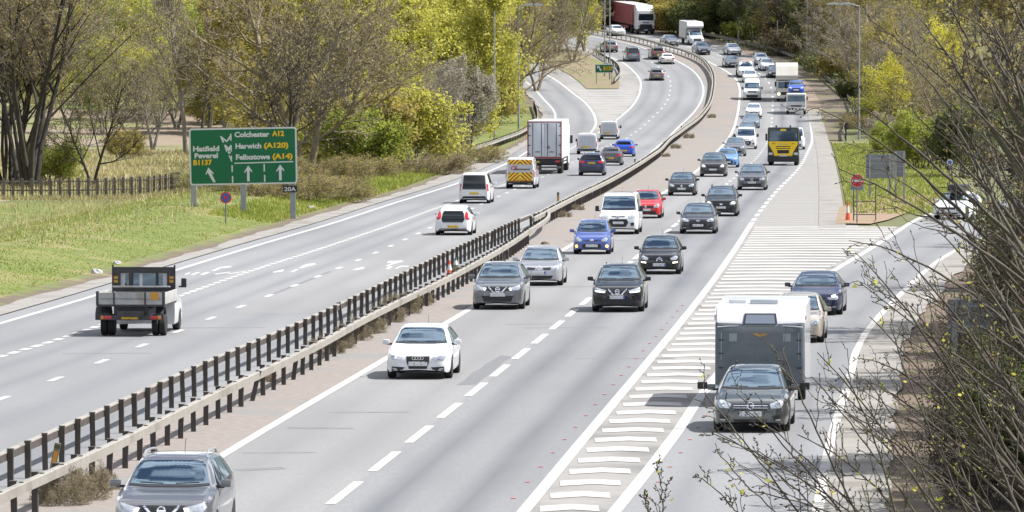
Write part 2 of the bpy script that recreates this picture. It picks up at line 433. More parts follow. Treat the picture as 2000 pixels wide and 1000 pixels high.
# median, channels, paved margins
def jit(Y, a): return a * (.5 * math.sin(Y * .41) + .3 * math.sin(Y * 1.07 + 1) + .35 * math.sin(Y * 2.3 + 2))
Ym = YR(455)
Sheet().strip(off(E3, .35), E1, YN, YF, -.004).obj("median_gravel", M_['reserve'])
Sheet().strip(lambda Y: KL(Y) + jit(Y, .22), off(E0, -.9), YN, 790, .03, 3.0).obj("concrete_channel", M_['concrete'])
Sheet().strip(off(R2, .1), lambda Y: R2(Y) + 1.4 + jit(Y * 1.7, .20), YN, 330, .01, 3.0).obj("slip_road_margin", M_['concrete'])
Sheet().strip(off(E2, 0), off(H2, -.1), YN, Yh, -.003, cols=2).obj("hatched_area", M_['hatch'])
far_hatch = noisy("ribbed_worn_surface", (.188, .182, .174), (.216, .209, .201), .9, 8, .85, .3, .7, (.19, .185, .178), .2, .45, .6, stretch=(.3, 1.4, 1))
Sheet().strip(off(E2, 0), lambda Y: VR(Y) - 1.1, Yh, YF, -.003, cols=2).obj("paved_margin", far_hatch)
Sheet().strip(lambda Y: VR(Y) - 1.1, off(VR, .3), Yh, 640, .02).obj("concrete_channel", M_['concrete'])
Sheet().strip(lambda Y: VR(Y) - 1.1, off(VR, .6), 640, YF, .02).obj("soil_margin", M_['soil'])
Yi = YR(174)
Sheet().strip(L0, M0, Yn, Yi, .004, cols=2).obj("paved_nose", M_['nose'])
Sheet().strip(lambda Y: L0(Y) + 0.0, lambda Y: L0(Y) + 2.2 + (Y - Yi) * .02, Yi, 770, .004).obj("paved_nose", M_['nose'])
Sheet().strip(lambda Y: M0(Y) - 2.6, lambda Y: M0(Y) - .1, Yi, 800, .004).obj("paved_nose", M_['nose'])
ISL = noisy("island_grass", (.17, .125, .085), (.11, .14, .035), .35, 6, .95, .45, .6, (.2, .16, .11), 1.5, .5, .7)
Sheet().strip(lambda Y: L0(Y) + 2.2 + (Y - Yi) * .02, lambda Y: M0(Y) - 2.6, Yi, 790, .06).obj("island_verge", ISL)
# island where the slip road joins
p = [G(*q) for q in [(1632, 437), (1700, 438), (1735, 430), (1800, 405), (1860, 390), (1800, 380), (1700, 390), (1640, 405)]]
Sheet().quad(p, .03).obj("junction_soil", noisy("sandy_soil", (.24, .165, .10), (.17, .12, .08), .8, 6))
Sheet().strip(off(VR, .5), off(VR, 9), YR(405), 560, .012).obj("grass_verge", noisy("right_grass", (.105, .125, .028), (.16, .16, .05), 1.5, 8, .95, c3=(.13, .11, .055), scale3=.3, bump=.6))

# markings
P, PW = M_['paint'], M_['paint_worn']
s = Sheet()
s.line(E1, .24, YN, YF, .008)
s.line(E2, .26, YN, YR(434), .008).dashes(E2, .24, YR(434) + 2, YR(292), 5.2, 3.2, .008).line(E2, .22, YR(292), YF, .008)
s.line(H2, .27, YN, 335, .008)
s.line(E0, .22, YN, 790, .008)
s.line(E3, .20, YR(400), YF, .008)
s.line(M0, .22, Yn + 3, YF, .009)
s.line(L0, .24, Yn - 12, 790, .0095)
s.obj("edge_line", P)
Sheet().line(R2, .26, YN, 330, .008).obj("edge_line", PW)
y0 = G(645, 985).y
Sheet().dashes(D1, .22, y0 - 9, YR(425), 6.0, 3.0, .0085).dashes(D1, .20, YR(425) + 4, YF, 3.0, 6.0, .0085).obj("lane_marking", P)
Sheet().dashes(D2, .20, G(105, 741).y - 28.0, 860, 2.2, 6.8, .0085).obj("lane_marking", P)
Sheet().dashes(L0, .26, YN, Yn - 12, 1.25, .75, .0085).obj("lane_marking", P)
s = Sheet(); y = 103.0
while y < Yh - 1:
    l = E2(y) + .33; rr = H2(y) - .29; w = rr - l
    m_ = l + .55 * w
    th = 1.42
    def seg(xa, ya, xb, yb):
        s.quad([(xa, ya), (xb, yb), (xb, yb + th), (xa, ya + th)], .008)
    if w > .5:
        seg(l, y, m_, y + .55); seg(m_, y + .55, rr, y + .15)
    y += 3.35
s.obj("chevron_marking", PW)
s = Sheet(); y = Yh + 2                                    # worn ribs of the far margin
while y < 560:
    s.quad([(E2(y) + .5, y), (VR(y) - 1.3, y), (VR(y) - 1.3, y + 1.1), (E2(y) + .5, y + 1.1)], .003); y += 3.4
s.obj("chevron_marking", noisy("paint_ghost", (.232, .226, .217), (.262, .255, .245), 1.2, 6))
s = Sheet(); y = Yn + 4
while y < Yi:
    a, b_ = L0(y) + .4, M0(y) - .4
    if b_ - a > .3: s.quad([(a, y), (b_, y), (b_, y + 1.3), (a, y + 1.3)], .008)
    y += 3.4
s.obj("chevron_marking", noisy("paint_ghost_pale", (.25, .243, .233), (.30, .292, .28), 1.0, 8))
s = Sheet()
for pl in [[(205, 437), (275, 408), (360, 398), (375, 405), (350, 412), (290, 416), (240, 438)], [(0, 466), (30, 450), (52, 452), (20, 470)], [(42, 468), (95, 448), (126, 448), (75, 470)],
           [(118, 468), (170, 446), (206, 446), (155, 470)], [(225, 462), (355, 443), (360, 450), (250, 466)], [(335, 459), (485, 437), (482, 443), (350, 463)],
           [(685, 447), (740, 432), (775, 425), (780, 430), (765, 445), (700, 452)], [(890, 415), (950, 385), (1020, 377), (1030, 385), (1010, 392), (910, 419)],
           [(825, 446), (875, 422), (895, 425), (850, 448)], [(1310, 428), (1370, 412), (1410, 405), (1405, 418), (1385, 425), (1325, 432)],
           [(1570, 397), (1640, 372), (1585, 374), (1592, 361), (1700, 356), (1712, 364), (1640, 383), (1585, 400)], [(1570, 421), (1600, 400), (1630, 402), (1600, 424)],
           [(1640, 419), (1690, 398), (1755, 397), (1750, 405), (1690, 406), (1660, 421)]]:
    s.quad([tuple(G(360 + a / 4, 420 + b_ / 4))[:2] for a, b_ in pl], .0085)
s.obj("road_arrow_marking", PW)
# repairs and seams in the asphalt
def pq(pts, h, m, name="asphalt_patch"): Sheet().quad([tuple(G(*q))[:2] for q in pts], h).obj(name, m)
pq([(893, 752), (930, 751), (946, 738), (962, 727), (985, 706), (1001, 697), (978, 694), (958, 706), (948, 711), (938, 720), (922, 728), (908, 742)], .004, M_['patch'])
pq([(455, 917), (470, 920), (560, 916), (548, 912)], .004, M_['stain'], 'asphalt_seam')
Sheet().strip(off(D2, .15), off(E3, -.3), YR(613), YR(420), .004).obj("asphalt_patch", M_['asphalt2'])
Sheet().line(off(D2, .0), .16, YR(575), YR(530), .006).obj("asphalt_seam", M_['stain'])
for a_, b__, r_ in ((470, 620, 884), (640, 800, 805), (980, 1180, 560), (1020, 1190, 640), (1100, 1230, 470), (1180, 1290, 420), (300, 520, 640), (560, 690, 560), (120, 300, 690), (1120, 1320, 700)):
    pq([(a_, r_), (a_ + 4, r_ + 1.5), (b__, r_ + .6), (b__ - 5, r_ - .8)], .003, M_['stain'], "asphalt_seam")
pq([(560, 834), (563, 837), (690, 838), (694, 836)], .003, M_['stain'], "asphalt_seam")
pq([(985, 633), (987, 634.5), (1100, 633), (1102, 632)], .003, M_['stain'], "asphalt_seam")

# ------------------------------------------------------------------ crash barriers
STEEL = noisy("galvanised_beam", (.265, .248, .222), (.215, .20, .178), 2.5, 6, .6, c3=(.165, .15, .125), scale3=.6, lo3=.55, hi3=.7)
POST = noisy("post_steel", (.045, .038, .034), (.07, .058, .05), 3, 6, .7)
DARKBEAM = noisy("dull_beam", (.11, .10, .09), (.17, .155, .135), 2, 6, .6)
def sweep(f, a, b, prof, m, name, parent, step=4.8, dx=0.0, closed=True):
    """extrude an (x, z) profile along the road line f"""
    ysb = ys_between(a, b, step); n = len(prof); v = []; fc = []
    for y in ysb:
        e = .5; tx = (f(y + e) - f(y - e)) / (2 * e); k = 1 / math.hypot(1, tx)
        for px, pz in prof: v.append((f(y) + (px + dx) * k, y - (px + dx) * tx * k, zr(y) + pz))
    for i in range(len(ysb) - 1):
        for j in range(n):
            q = i * n + j; w = i * n + (j + 1) % n
            fc.append((q, w, w + n, q + n))
    me = bpy.data.meshes.new(name); me.from_pydata(v, [], fc + [tuple(range(n))[::-1], tuple(range(len(v) - n, len(v)))]); me.update()
    return new_obj(name, me, m, parent)
post_me = MB().box((0, 0, .36), (.12, .12, .84)).box((0, 0, .79), (.14, .13, .02)).mesh("post")
post_me.materials.append(POST)
def posts(f, a, b, parent, step=2.4, dx=0.0, limit=100, seed=1, jitter=.02):
    rnd = random.Random(seed); y = a; n = 0; rest = MB()
    while y <= b:
        x = f(y) + dx; z = zr(y)
        if n < limit:
            o = bpy.data.objects.new("post", post_me); COL.objects.link(o); o.parent = parent
            o.location = (x, y, z); k_ = 4.5 if rnd.random() < .09 else 1; o.rotation_euler = (rnd.gauss(0, jitter * k_), rnd.gauss(0, jitter * k_), rnd.gauss(0, .05))
        else: rest.box((x, y, z + .36), (.09, .12, .84))
        n += 1; y += step
    if n > limit:
        o = rest.obj("post_row", POST, parent); o['kind'] = 'stuff'
box_prof = lambda x, z, w, h: [(x - w / 2, z - h / 2), (x + w / 2, z - h / 2), (x + w / 2, z + h / 2 - .02), (x + w / 2 - .02, z + h / 2), (x - w / 2 + .02, z + h / 2), (x - w / 2, z + h / 2 - .02)]
Ya = YR(447)
br = empty("crash_barrier", (0, 0, 0), "left row of the twin steel crash barrier in the median, its dark posts towards us", "barrier", "median barriers")
sweep(LB, 104, Ya, box_prof(-.12, .725, .13, .05), STEEL, "beam", br); sweep(LB, 104, Ya, box_prof(-.09, .62, .05, .15), POST, "beam_back", br); posts(LB, 105.2, YR(456), br, seed=3)
br = empty("crash_barrier", (0, 0, 0), "right row of the twin median crash barrier with a pale box beam over short posts", "barrier", "median barriers")
kink = lambda Y: RB(Y) + (CB(max(Y, YR(440))) - RB(Y)) * max(0, min(1, (Y - YR(480)) / (YR(438) - YR(480)))) ** 2
sweep(kink, 100, YR(438), box_prof(.13, .66, .14, .20), STEEL, "beam", br, 2.4)
posts(RB, 101.0, YR(476), br, seed=4)
br = empty("crash_barrier", (0, 0, 0), "double sided median crash barrier sweeping round the far bend on one row of posts", "barrier", "median barriers")
sweep(CB, YR(455), 880, box_prof(.15, .66, .14, .22), STEEL, "beam", br); sweep(CB, Ya, 880, box_prof(-.15, .66, .14, .22), STEEL, "beam", br)
posts(CB, YR(455) + 1, 878, br, seed=5)
bolt = MB()
y = 101.0
while y < YR(470): bolt.box((RB(y) + .13, y, .768), (.09, .11, .02)); y += 2.4
LBR = line((922, 303), (960, 291), (1000, 276), (1028, 263), (1046, 250), (1050, 235), (1043, 208))
br = empty("crash_barrier", (0, 0, 0), "short pale crash barrier on the left verge below the trees, behind the white lorry", "barrier")
sweep(LBR, YR(303), YR(208), [(-.02, .42), (.06, .42), (.02, .54), (.06, .72), (-.02, .72)], STEEL, "beam", br); posts(LBR, YR(302), YR(210), br, seed=6, dx=-.1)
IBR = line((1200, 166), (1211, 152), (1210, 142), (1200, 130), (1180, 118), (1163, 107))
br = empty("crash_barrier", (0, 0, 0), "crash barrier curving round the grass island behind the small green sign", "barrier")
sweep(IBR, YR(166), YR(107), [(-.02, .42), (.06, .42), (.02, .54), (.06, .72), (-.02, .72)], STEEL, "beam", br); posts(IBR, YR(165), YR(108), br, seed=7, dx=-.1)
RBR = line((1650, 276), (1652, 252), (1668, 238), (1664, 218), (1649, 190), (1633, 176), (1610, 156), (1590, 137), (1560, 123), (1530, 111), (1480, 97), (1420, 83), (1376, 74), (1300, 62))
br = empty("crash_barrier", (0, 0, 0), "dark crash barrier along the right verge under the far wood", "barrier")
sweep(RBR, YR(276), YR(63), [(-.06, .42), (.02, .42), (-.02, .54), (-.06, .78), (.02, .78)], DARKBEAM, "beam", br); posts(RBR, YR(275), YR(64), br, seed=8, dx=.1)
bo = bolt.obj("beam_joint", POST, [o for o in bpy.data.objects if o.name.startswith("crash_barrier.001")][0])

Sheet().strip(off(VR, .25), lambda Y: RBR(Y) - .15 if RBR(Y) - .15 > VR(Y) + .4 else VR(Y) + .4, YR(274), YR(64), .016).obj("soil_margin", noisy("verge_soil", (.13, .105, .08), (.085, .068, .05), .9, 8, .95, c3=(.10, .105, .035), scale3=.25, lo3=.52, hi3=.62))
# ------------------------------------------------------------------ timber fence
WOOD = noisy("weathered_timber", (.10, .085, .068), (.15, .13, .108), 4, 6, .9)
fe = empty("timber_fence", (0, 0, 0), "weathered post and rail timber fence with pales along the top of the grass bank", "fence")
fpts = [at(-30, 391, 352), at(80, 387, 352), at(190, 384, 353), at(290, 381, 355), at(335, 382, 357), at(352, 385, 364)]
for q in fpts: q.z = ground_z(q.x, q.y)
rail = MB(); pale = MB()
for a, b_ in zip(fpts, fpts[1:]):
    n = max(1, round((b_ - a).length / .62))
    for k in (.55, 1.08): rail.tube([a + Vector((0, 0, k)), b_ + Vector((0, 0, k))], .045, 5)
    for i in range(n):
        q = a.lerp(b_, i / n)
        MB().box((0, 0, .62), (.14, .13, 1.34)).obj("post", WOOD, fe).location = q
        for j in range(3):
            w = a.lerp(b_, (i + (j + .5) / 3.2) / n); pale.box((w.x, w.y - .06, w.z + .60 + random.Random(i * 7 + j).uniform(-.04, .04)), (.05, .02, 1.16))
rail.obj("rail", WOOD, fe); pale.obj("pale", WOOD, fe)

# ------------------------------------------------------------------ signs
GREEN = mat("sign_green", (.0, .115, .045), .7); WHITE = mat("sign_white", (.55, .56, .57), .45); YEL = mat("sign_yellow", (.72, .42, .0), .45)
BLACK = mat("sign_black", (.012, .013, .02), .5); GREY = noisy("grey_steel", (.25, .26, .275), (.31, .32, .335), 2, 4, .5, metal=.3)
RED = mat("sign_red", (.52, .012, .02), .45); BLUE = mat("sign_blue", (.02, .10, .42), .45); BACK = noisy("sign_back", (.16, .185, .215), (.20, .225, .255), 1.5, 4, .55)
def rrect(w, h, r, n=5):
    p = []
    for cx, cz, a0 in ((w / 2 - r, h / 2 - r, 0), (-w / 2 + r, h / 2 - r, 90), (-w / 2 + r, -h / 2 + r, 180), (w / 2 - r, -h / 2 + r, 270)):
        for i in range(n + 1):
            a = R(a0 + 90 * i / n); p.append((cx + r * math.cos(a), cz + r * math.sin(a)))
    return p
YS = 309.0; k = YS / F
c = at(475, 305, YS)
sg = empty("direction_sign", (c.x, YS, ground_z(c.x, YS)), "large green direction sign for Colchester and Hatfield Peverel on three grey posts", "sign")
cz = c.z - sg.location.z
w, h = 210 * k, 111 * k
pan = MB().prism(rrect(w, h, .14), 'y', -.02, .02).obj("panel", WHITE, sg); pan.location = (0, 0, cz); pan.rotation_euler = (0, R(-1), 0)
MB().prism(rrect(w - .17, h - .17, .10), 'y', -.028, -.015).obj("sign_face", GREEN, pan)
def SP(x, y): return ((x - 475) * k, (305 - y) * k)      # photo pixel on the sign face
def stx(s_, x, y, x2, hpx, m): text_mesh(s_, hpx * k * 1.42, m, pan, (SP(x, y)[0], -.031, SP(x, y)[1]), width=(x2 - x) * k, bold=.016)
def zp(x, y): return 340 + x / 4.547, 230 + y / 4.547      # pixel of the enlarged view used to read the sign
for s_, x, y, x2, hp, m in [("Colchester", 540, 170, 850, 44, WHITE), ("A12", 877, 166, 985, 44, YEL), ("Harwich", 545, 272, 775, 44, WHITE), ("(A120)", 798, 270, 1015, 44, YEL),
                            ("Felixstowe", 547, 370, 850, 44, WHITE), ("(A14)", 873, 368, 1050, 44, YEL), ("Hatfield", 167, 290, 400, 44, WHITE), ("Peverel", 180, 352, 388, 44, WHITE), ("B1137", 168, 412, 335, 44, YEL)]:
    a, b_ = zp(x, y); a2, _ = zp(x2, y); stx(s_, a, b_, a2, hp / 4.547, m)
q = MB()
def sp(*pts): q.prism([SP(*zp(*p)) for p in pts], 'y', -.034, -.026)
sp((535, 398), (1057, 392), (1057, 402), (535, 408))
for x, y1, y2 in ((514, 420, 480), (516, 515, 575), (799, 415, 480), (801, 510, 572)): sp((x - 6, y1), (x + 6, y1), (x + 6, y2), (x - 6, y2))
def arrow(cx, top, bot, lean):
    dx = lean
    sp((cx - dx, top), (cx - 36 - dx * .6, top + 58), (cx - 32 - dx * .6, top + 66), (cx - 12 - dx * .8, top + 44), (cx - 11 + dx, bot), (cx + 11 + dx, bot), (cx + 12 - dx * .6, top + 40), (cx + 34 - dx * .6, top + 62), (cx + 36 - dx * .6, top + 50))
arrow(656, 424, 565, 0); arrow(940, 420, 562, 0); arrow(328, 436, 568, 26)
sp((410, 158), (428, 163), (470, 198), (500, 155), (502, 140), (513, 140), (514, 200), (503, 204), (503, 180), (470, 216), (442, 192), (446, 216), (434, 218))
sp((446, 238), (460, 236), (485, 262), (502, 240), (513, 240), (514, 298), (503, 300), (503, 278), (486, 300), (472, 282), (474, 300), (464, 300))
sp((483, 330), (494, 334), (504, 350), (504, 334), (514, 334), (515, 388), (506, 386))
sp((476, 306), (492, 322), (502, 310), (504, 300), (480, 300))
q.obj("symbol", WHITE, pan)
for x in (378, 475, 572):
    X = (x - 475) * k; zb = ground_z(c.x + X, YS + .15) - sg.location.z
    MB().box((X, .12, (zb + cz + h / 2) / 2 - .1), (.30, .16, cz + h / 2 - zb), .01).obj("post", GREY, sg)
nb = MB().box((0, -.03, 0), (27 * k, .03, 13 * k)).obj("distance_plate", BLACK, sg); nb.location = ((566.5 - 475) * k, -.02, cz + (305 - 369) * k)
MB().prism(rrect(27 * k - .05, 13 * k - .05, .03), 'y', -.052, -.047).obj("plate_face", BLACK, nb)
text_mesh("20A", .30, WHITE, nb, (-.31, -.058, -.11), width=.62, bold=.006)
# small exit sign
Y2 = G(1180, 165).y; k2 = Y2 / F
e2 = empty("exit_sign", (at(1180, 150, Y2).x, Y2, zr(Y2)), "small green B1137 exit sign with a white arrow on the grass island", "sign")
cz2 = at(1180, 134, Y2).z - zr(Y2)
MB().prism(rrect(36 * k2, 17 * k2, .08), 'y', -.02, .02).obj("panel", WHITE, e2).location = (0, 0, cz2)
MB().prism(rrect(33.5 * k2, 14.5 * k2, .06), 'y', -.03, -.018).obj("sign_face", GREEN, e2).location = (0, 0, cz2)
text_mesh("B1137", 11 * k2, YEL, e2, (-1.5 * k2, -.036, cz2 - 3.4 * k2), width=17 * k2, bold=.02)
q = MB().prism([(x * k2, z * k2) for x, z in [(-14, 5.5), (-8, 5.5), (-9.7, 3.8), (-4.5, -3.4), (-7, -5.2), (-11.6, 1.8), (-13.6, -.2)]], 'y', -.036, -.026).obj("symbol", WHITE, e2); q.location = (0, 0, cz2)
for x in (-15, 15): MB().box((x * k2, .08, cz2 / 2), (.09, .09, cz2)).obj("post", GREY, e2)
# clearway sign
def round_sign(name, px, prow, base, rpx, label, draw):
    Yq = G(px, base).y; kk = Yq / F; o = empty(name, (at(px, base, Yq).x, Yq, ground_z(at(px, base, Yq).x, Yq)), label, "sign")
    zc = at(px, prow, Yq).z - o.location.z
    MB().tube([(0, .05, 0), (0, .05, zc)], .04, 8).obj("pole", mat("pole_grey", (.14, .14, .145), .5), o)
    draw(o, zc, rpx * kk); return o
def disc(r, y0, y1, n=28): return MB().lathe([(y0, r), (y1, r)], 'y', n)
def clear(o, z, r):
    disc(r, -.02, .01).obj("sign_face", RED, o).location = (0, 0, z)
    disc(r * .80, -.028, -.015).obj("sign_face", BLUE, o).location = (0, 0, z)
    q = MB()
    for sgn in (1, -1):
        a = R(45 * sgn); ux, uz = math.cos(a), math.sin(a); t_ = r * .09; L_ = r * .85
        q.prism([(ux * L_ - uz * t_, uz * L_ + ux * t_), (-ux * L_ - uz * t_, -uz * L_ + ux * t_), (-ux * L_ + uz * t_, -uz * L_ - ux * t_), (ux * L_ + uz * t_, uz * L_ - ux * t_)], 'y', -.036 - .002 * (sgn > 0), -.022)
    q.obj("symbol", RED, o).location = (0, 0, z)
round_sign("clearway_sign", 441, 386, 446, 11, "round blue and red clearway sign on a thin pole in front of the large sign", clear)
def noentry(o, z, r):
    disc(r, -.02, .01).obj("sign_face", WHITE, o).location = (0, 0, z)
    disc(r * .94, -.028, -.015).obj("sign_face", RED, o).location = (0, 0, z)
    MB().box((0, -.033, z), (r * 1.55, .012, r * .34)).obj("symbol", WHITE, o)
    MB().box((.0, .06, z - r * .75), (r * 1.9, .02, r * 1.3)).obj("backing_board", BACK, o)
round_sign("no_entry_sign", 1674, 353, 436, 13, "red no entry sign on a grey pole at the mouth of the slip road", noentry)
def far_round(o, z, r):
    disc(r, -.02, .01).obj("sign_face", WHITE, o).location = (0, 0, z); disc(r * .6, -.028, -.015).obj("symbol", BLUE, o).location = (0, 0, z)
round_sign("round_sign", 1855, 317, 392, 6, "small round white sign far behind the branches on the right", far_round)
def board(name, px0, px1, r0, r1, base, label, m=BACK):
    Yq = G((px0 + px1) / 2, base).y; kk = Yq / F; X = at((px0 + px1) / 2, base, Yq).x; g = ground_z(X, Yq)
    o = empty(name, (X, Yq, g), label, "sign"); zt, zb = at(0, r0, Yq).z - g, at(0, r1, Yq).z - g; w = (px1 - px0) * kk
    MB().box((0, 0, (zt + zb) / 2), (w, .04, zt - zb), .01).obj("panel", m, o)
    q = MB()
    for i in range(1, 5): q.box((0, -.04, zb + (zt - zb) * i / 5), (w * .98, .04, .06))
    q.obj("stiffener", GREY, o)
    for x in (-.36, .36): MB().box((w * x, -.09, zt / 2), (.13, .09, zt)).obj("post", GREY, o)
board("road_sign", 1691, 1745, 301, 348, 385, "grey back of a wide road sign behind the no entry sign")
board("road_sign", 1746, 1768, 295, 345, 392, "narrow grey sign back overlapping the wide one")
board("road_sign", 1850, 1950, 585, 650, 742, "blue grey back of a road sign half hidden by foreground branches")

# ------------------------------------------------------------------ lamp posts
def lamp(px, base, top, label, arm=0, heads=1):
    Yq = G(px, base).y; X = at(px, base, Yq).x; g = ground_z(X, Yq); o = empty("street_lamp", (X, Yq, g), label, "street lamp", "street lamps along the road")
    z = at(px, top, Yq).z - g if top > -50 else 12.5
    MB().tube([(0, 0, 0), (0, 0, 1.6)], .11, 10).tube([(0, 0, 1.5), (0, 0, z)], .085, 8, .05).obj("column", GREY, o)
    if arm:
        q = MB()
        for i in range(heads):
            q.tube([(0, 0, z - .1), (arm * (.8 + i * 1.3), 0, z + .12)], .035, 6)
        q.obj("bracket", GREY, o)
        for i in range(heads):
            a = math.copysign(1, arm); x0 = arm * (.8 + i * 1.3)
            MB().prism([(x0, .20 + z), (x0 + a * .35, .30 + z), (x0 + a * .95, .22 + z), (x0 + a * 1.1, .05 + z), (x0, .06 + z)], 'y', -.16, .16).obj("lantern", mat("lantern_white", (.5, .5, .5), .4), o)
lamp(966, 277, 22, "thin grey lamp post beside the left verge barrier, by the yellow trees", 0)
lamp(1013, 251, 12, "lamp post with a twin lantern by the bare tree left of the exit road", .7, 2)
lamp(1181, 150, -99, "left of two tall posts behind the small green exit sign")
lamp(1191, 156, -99, "right of two tall posts behind the small green exit sign")
lamp(1678, 272, 10, "lamp post with two white lanterns over the right verge", -1.0, 2)
lamp(1692, 232, 8, "plain lamp post top just right of the two white lanterns")
lamp(1576, 124, -99, "tall pale lamp post against the dark far wood, right of the white box lorry")
lamp(1518, 101, 40, "short looking lamp column in the shade of the far wood")
lamp(1442, 82, 30, "faint lamp column in the far wood above the silver car")

# ------------------------------------------------------------------ cones and marker posts
def cone(px, base, label, hgt=.75, green=False):
    p = G(px, base); o = empty("traffic_cone", p, label, "traffic cone")
    a = mat("cone_green", (.02, .10, .07), .5) if green else mat("cone_orange", (.62, .09, .03), .5)
    MB().box((0, 0, .02), (.36, .36, .04), .01).obj("base", a, o)
    def pr(t): return .14 - .115 * t
    for nm, t0, t1, m in (("body", 0, .38, a), ("sleeve", .38, .74, WHITE), ("tip", .74, 1, a)):
        MB().lathe([(.04 + hgt * t0, pr(t0)), (.04 + hgt * t1, pr(t1))], 'z', 14).obj(nm, m, o)
cone(1656, 431, "orange and white traffic cone beside the no entry sign", 1.0)
cone(878, 541, "orange topped white cone standing between the two median barrier rows", .62)
cone(890, 528, "dark topped white cone in the median, right of the orange one", .5, True)
def marker(px, base, hh, label, lean=0.0):
    p = G(px, base); o = empty("marker_post", p, label, "marker post"); o.rotation_euler = (0, lean, 0)
    MB().box((0, 0, hh * .5), (.13, .06, hh), .01).obj("body", noisy("marker_dull", (.20, .19, .14), (.14, .13, .09), 3, 4), o)
    MB().box((0, -.035, hh * .52), (.09, .012, hh * .42)).obj("reflector", mat("reflector_amber", (.55, .25, .02), .3), o)
    MB().box((0, -.034, hh * .88), (.132, .012, hh * .12)).obj("band", mat("marker_green", (.06, .08, .03), .5), o)
marker(101, 924, .66, "leaning marker post with an amber reflector between the median barriers", R(12))
marker(1090, 402, .80, "yellow marker post behind the median barrier near the hatchback", 0)
marker(1240, 326, .62, "yellowish marker post on the median near the blue hatchback", 0)
marker(1331, 256, .55, "small dark marker post on the median before the far bend", 0)
# temporary sign frame beside the no entry sign
p = G(1690, 432); o = empty("sign_stand", p, "empty steel sign frame on two legs right of the no entry sign", "sign frame")
for x in (-.62, .55): MB().tube([(x, 0, 0), (x, 0, 1.9)], .03, 6).obj("leg", POST, o)
MB().tube([(-.62, 0, 1.05), (.55, 0, 1.05)], .025, 6).tube([(-.62, 0, .35), (.55, 0, .35)], .025, 6).obj("crossbar", POST, o)
# road studs, litter
stud = MB().box((0, 0, .012), (.10, .06, .024), .008).mesh("stud"); stud.materials.append(mat("stud_red", (.55, .20, .20), .5))
for f, dx, a, b_, n0 in ((E2, -.42, 112, 205, 0), (H2, .42, 112, 150, 1)):
    y = a
    while y < b_:
        o = new_obj("road_stud", stud, None, None, None, (f(y) + dx, y, 0.0)); tag(o, "small red road stud in the row " + ("left of the hatched area" if n0 == 0 else "right of the hatched area on the slip road"), "road stud", "red road studs left of the hatching" if n0 == 0 else "red road studs on the slip road"); y += 4.4
def blob(px, base, sx, m, name, label, cat, seed=5):
    rnd = random.Random(seed); bm = bmesh.new(); bmesh.ops.create_icosphere(bm, subdivisions=2, radius=1)
    for v in bm.verts: v.co *= rnd.uniform(.7, 1.2); v.co = Vector((v.co.x * sx, v.co.y * sx, max(-.1, v.co.z) * sx * .7))
    me = bpy.data.meshes.new(name); bm.to_mesh(me); bm.free(); p = G(px, base); o = new_obj(name, me, m); o.location = (p.x, p.y, ground_z(p.x, p.y) + .02); tag(o, label, cat)
PALE = noisy("litter_pale", (.42, .42, .43), (.25, .25, .26), 8, 4)
blob(606, 411, .22, PALE, "litter_bag", "pale litter bag on the grass right of the large green sign", "litter")
blob(228, 520, .18, PALE, "litter_bag", "pale crumpled litter on the verge above the flatbed truck", "litter")
blob(188, 536, .25, PALE, "litter_bag", "pale heap of litter at the grass edge left of the flatbed truck", "litter")
blob(1064, 477, .22, noisy("debris_brown", (.07, .05, .04), (.12, .09, .07), 6, 4), "debris_clod", "dark brown clod on the median gravel behind the silver hatchback", "debris")
# ------------------------------------------------------------------ vehicles
TYRE = mat("tyre_rubber", (.012, .012, .013), .8); RIM = mat("alloy_rim", (.35, .36, .37), .3, .9); TRIM = mat("black_trim", (.014, .014, .016), .5)
GLASS = mat("vehicle_glass", (.012, .020, .032), .03, ior=3.0); GLASS.node_tree.nodes['Principled BSDF'].inputs['Specular Tint'].default_value = (.62, .82, 1.0, 1); REARGLASS = mat("rear_glass", (.008, .010, .014), .06, ior=1.5)
CHROME = mat("chrome", (.75, .76, .78), .12, 1.0)
LAMP = mat("lamp_lens", (.42, .45, .50), .08, .3, .8); DRL = mat("lit_lamp", (1.0, .93, .74), .3, emit=2.2); AMBER = mat("lit_amber_lamp", (1.0, .52, .10), .3, emit=2.2)
TAIL = mat("tail_lens", (.42, .012, .022), .15, coat=.5); PLATEY = None
def plate_mat(name, c):
    return noisy(name, c, (.06, .06, .07), 26, 2, .5, .60, .63, stretch=(1, 1, .6))
PW_ = plate_mat("number_plate_white", (.60, .61, .63)); PY_ = plate_mat("number_plate_yellow", (.62, .40, .02)); EU = mat("plate_blue", (.02, .06, .45), .5)
def paint(name, c, metal=0.0, rough=.35):
    m = mat("paint_" + name, c, rough, metal, .8 if max(c) < .06 else 1.0)
    if not metal: m.node_tree.nodes['Principled BSDF'].inputs['Specular IOR Level'].default_value = .15
    return m

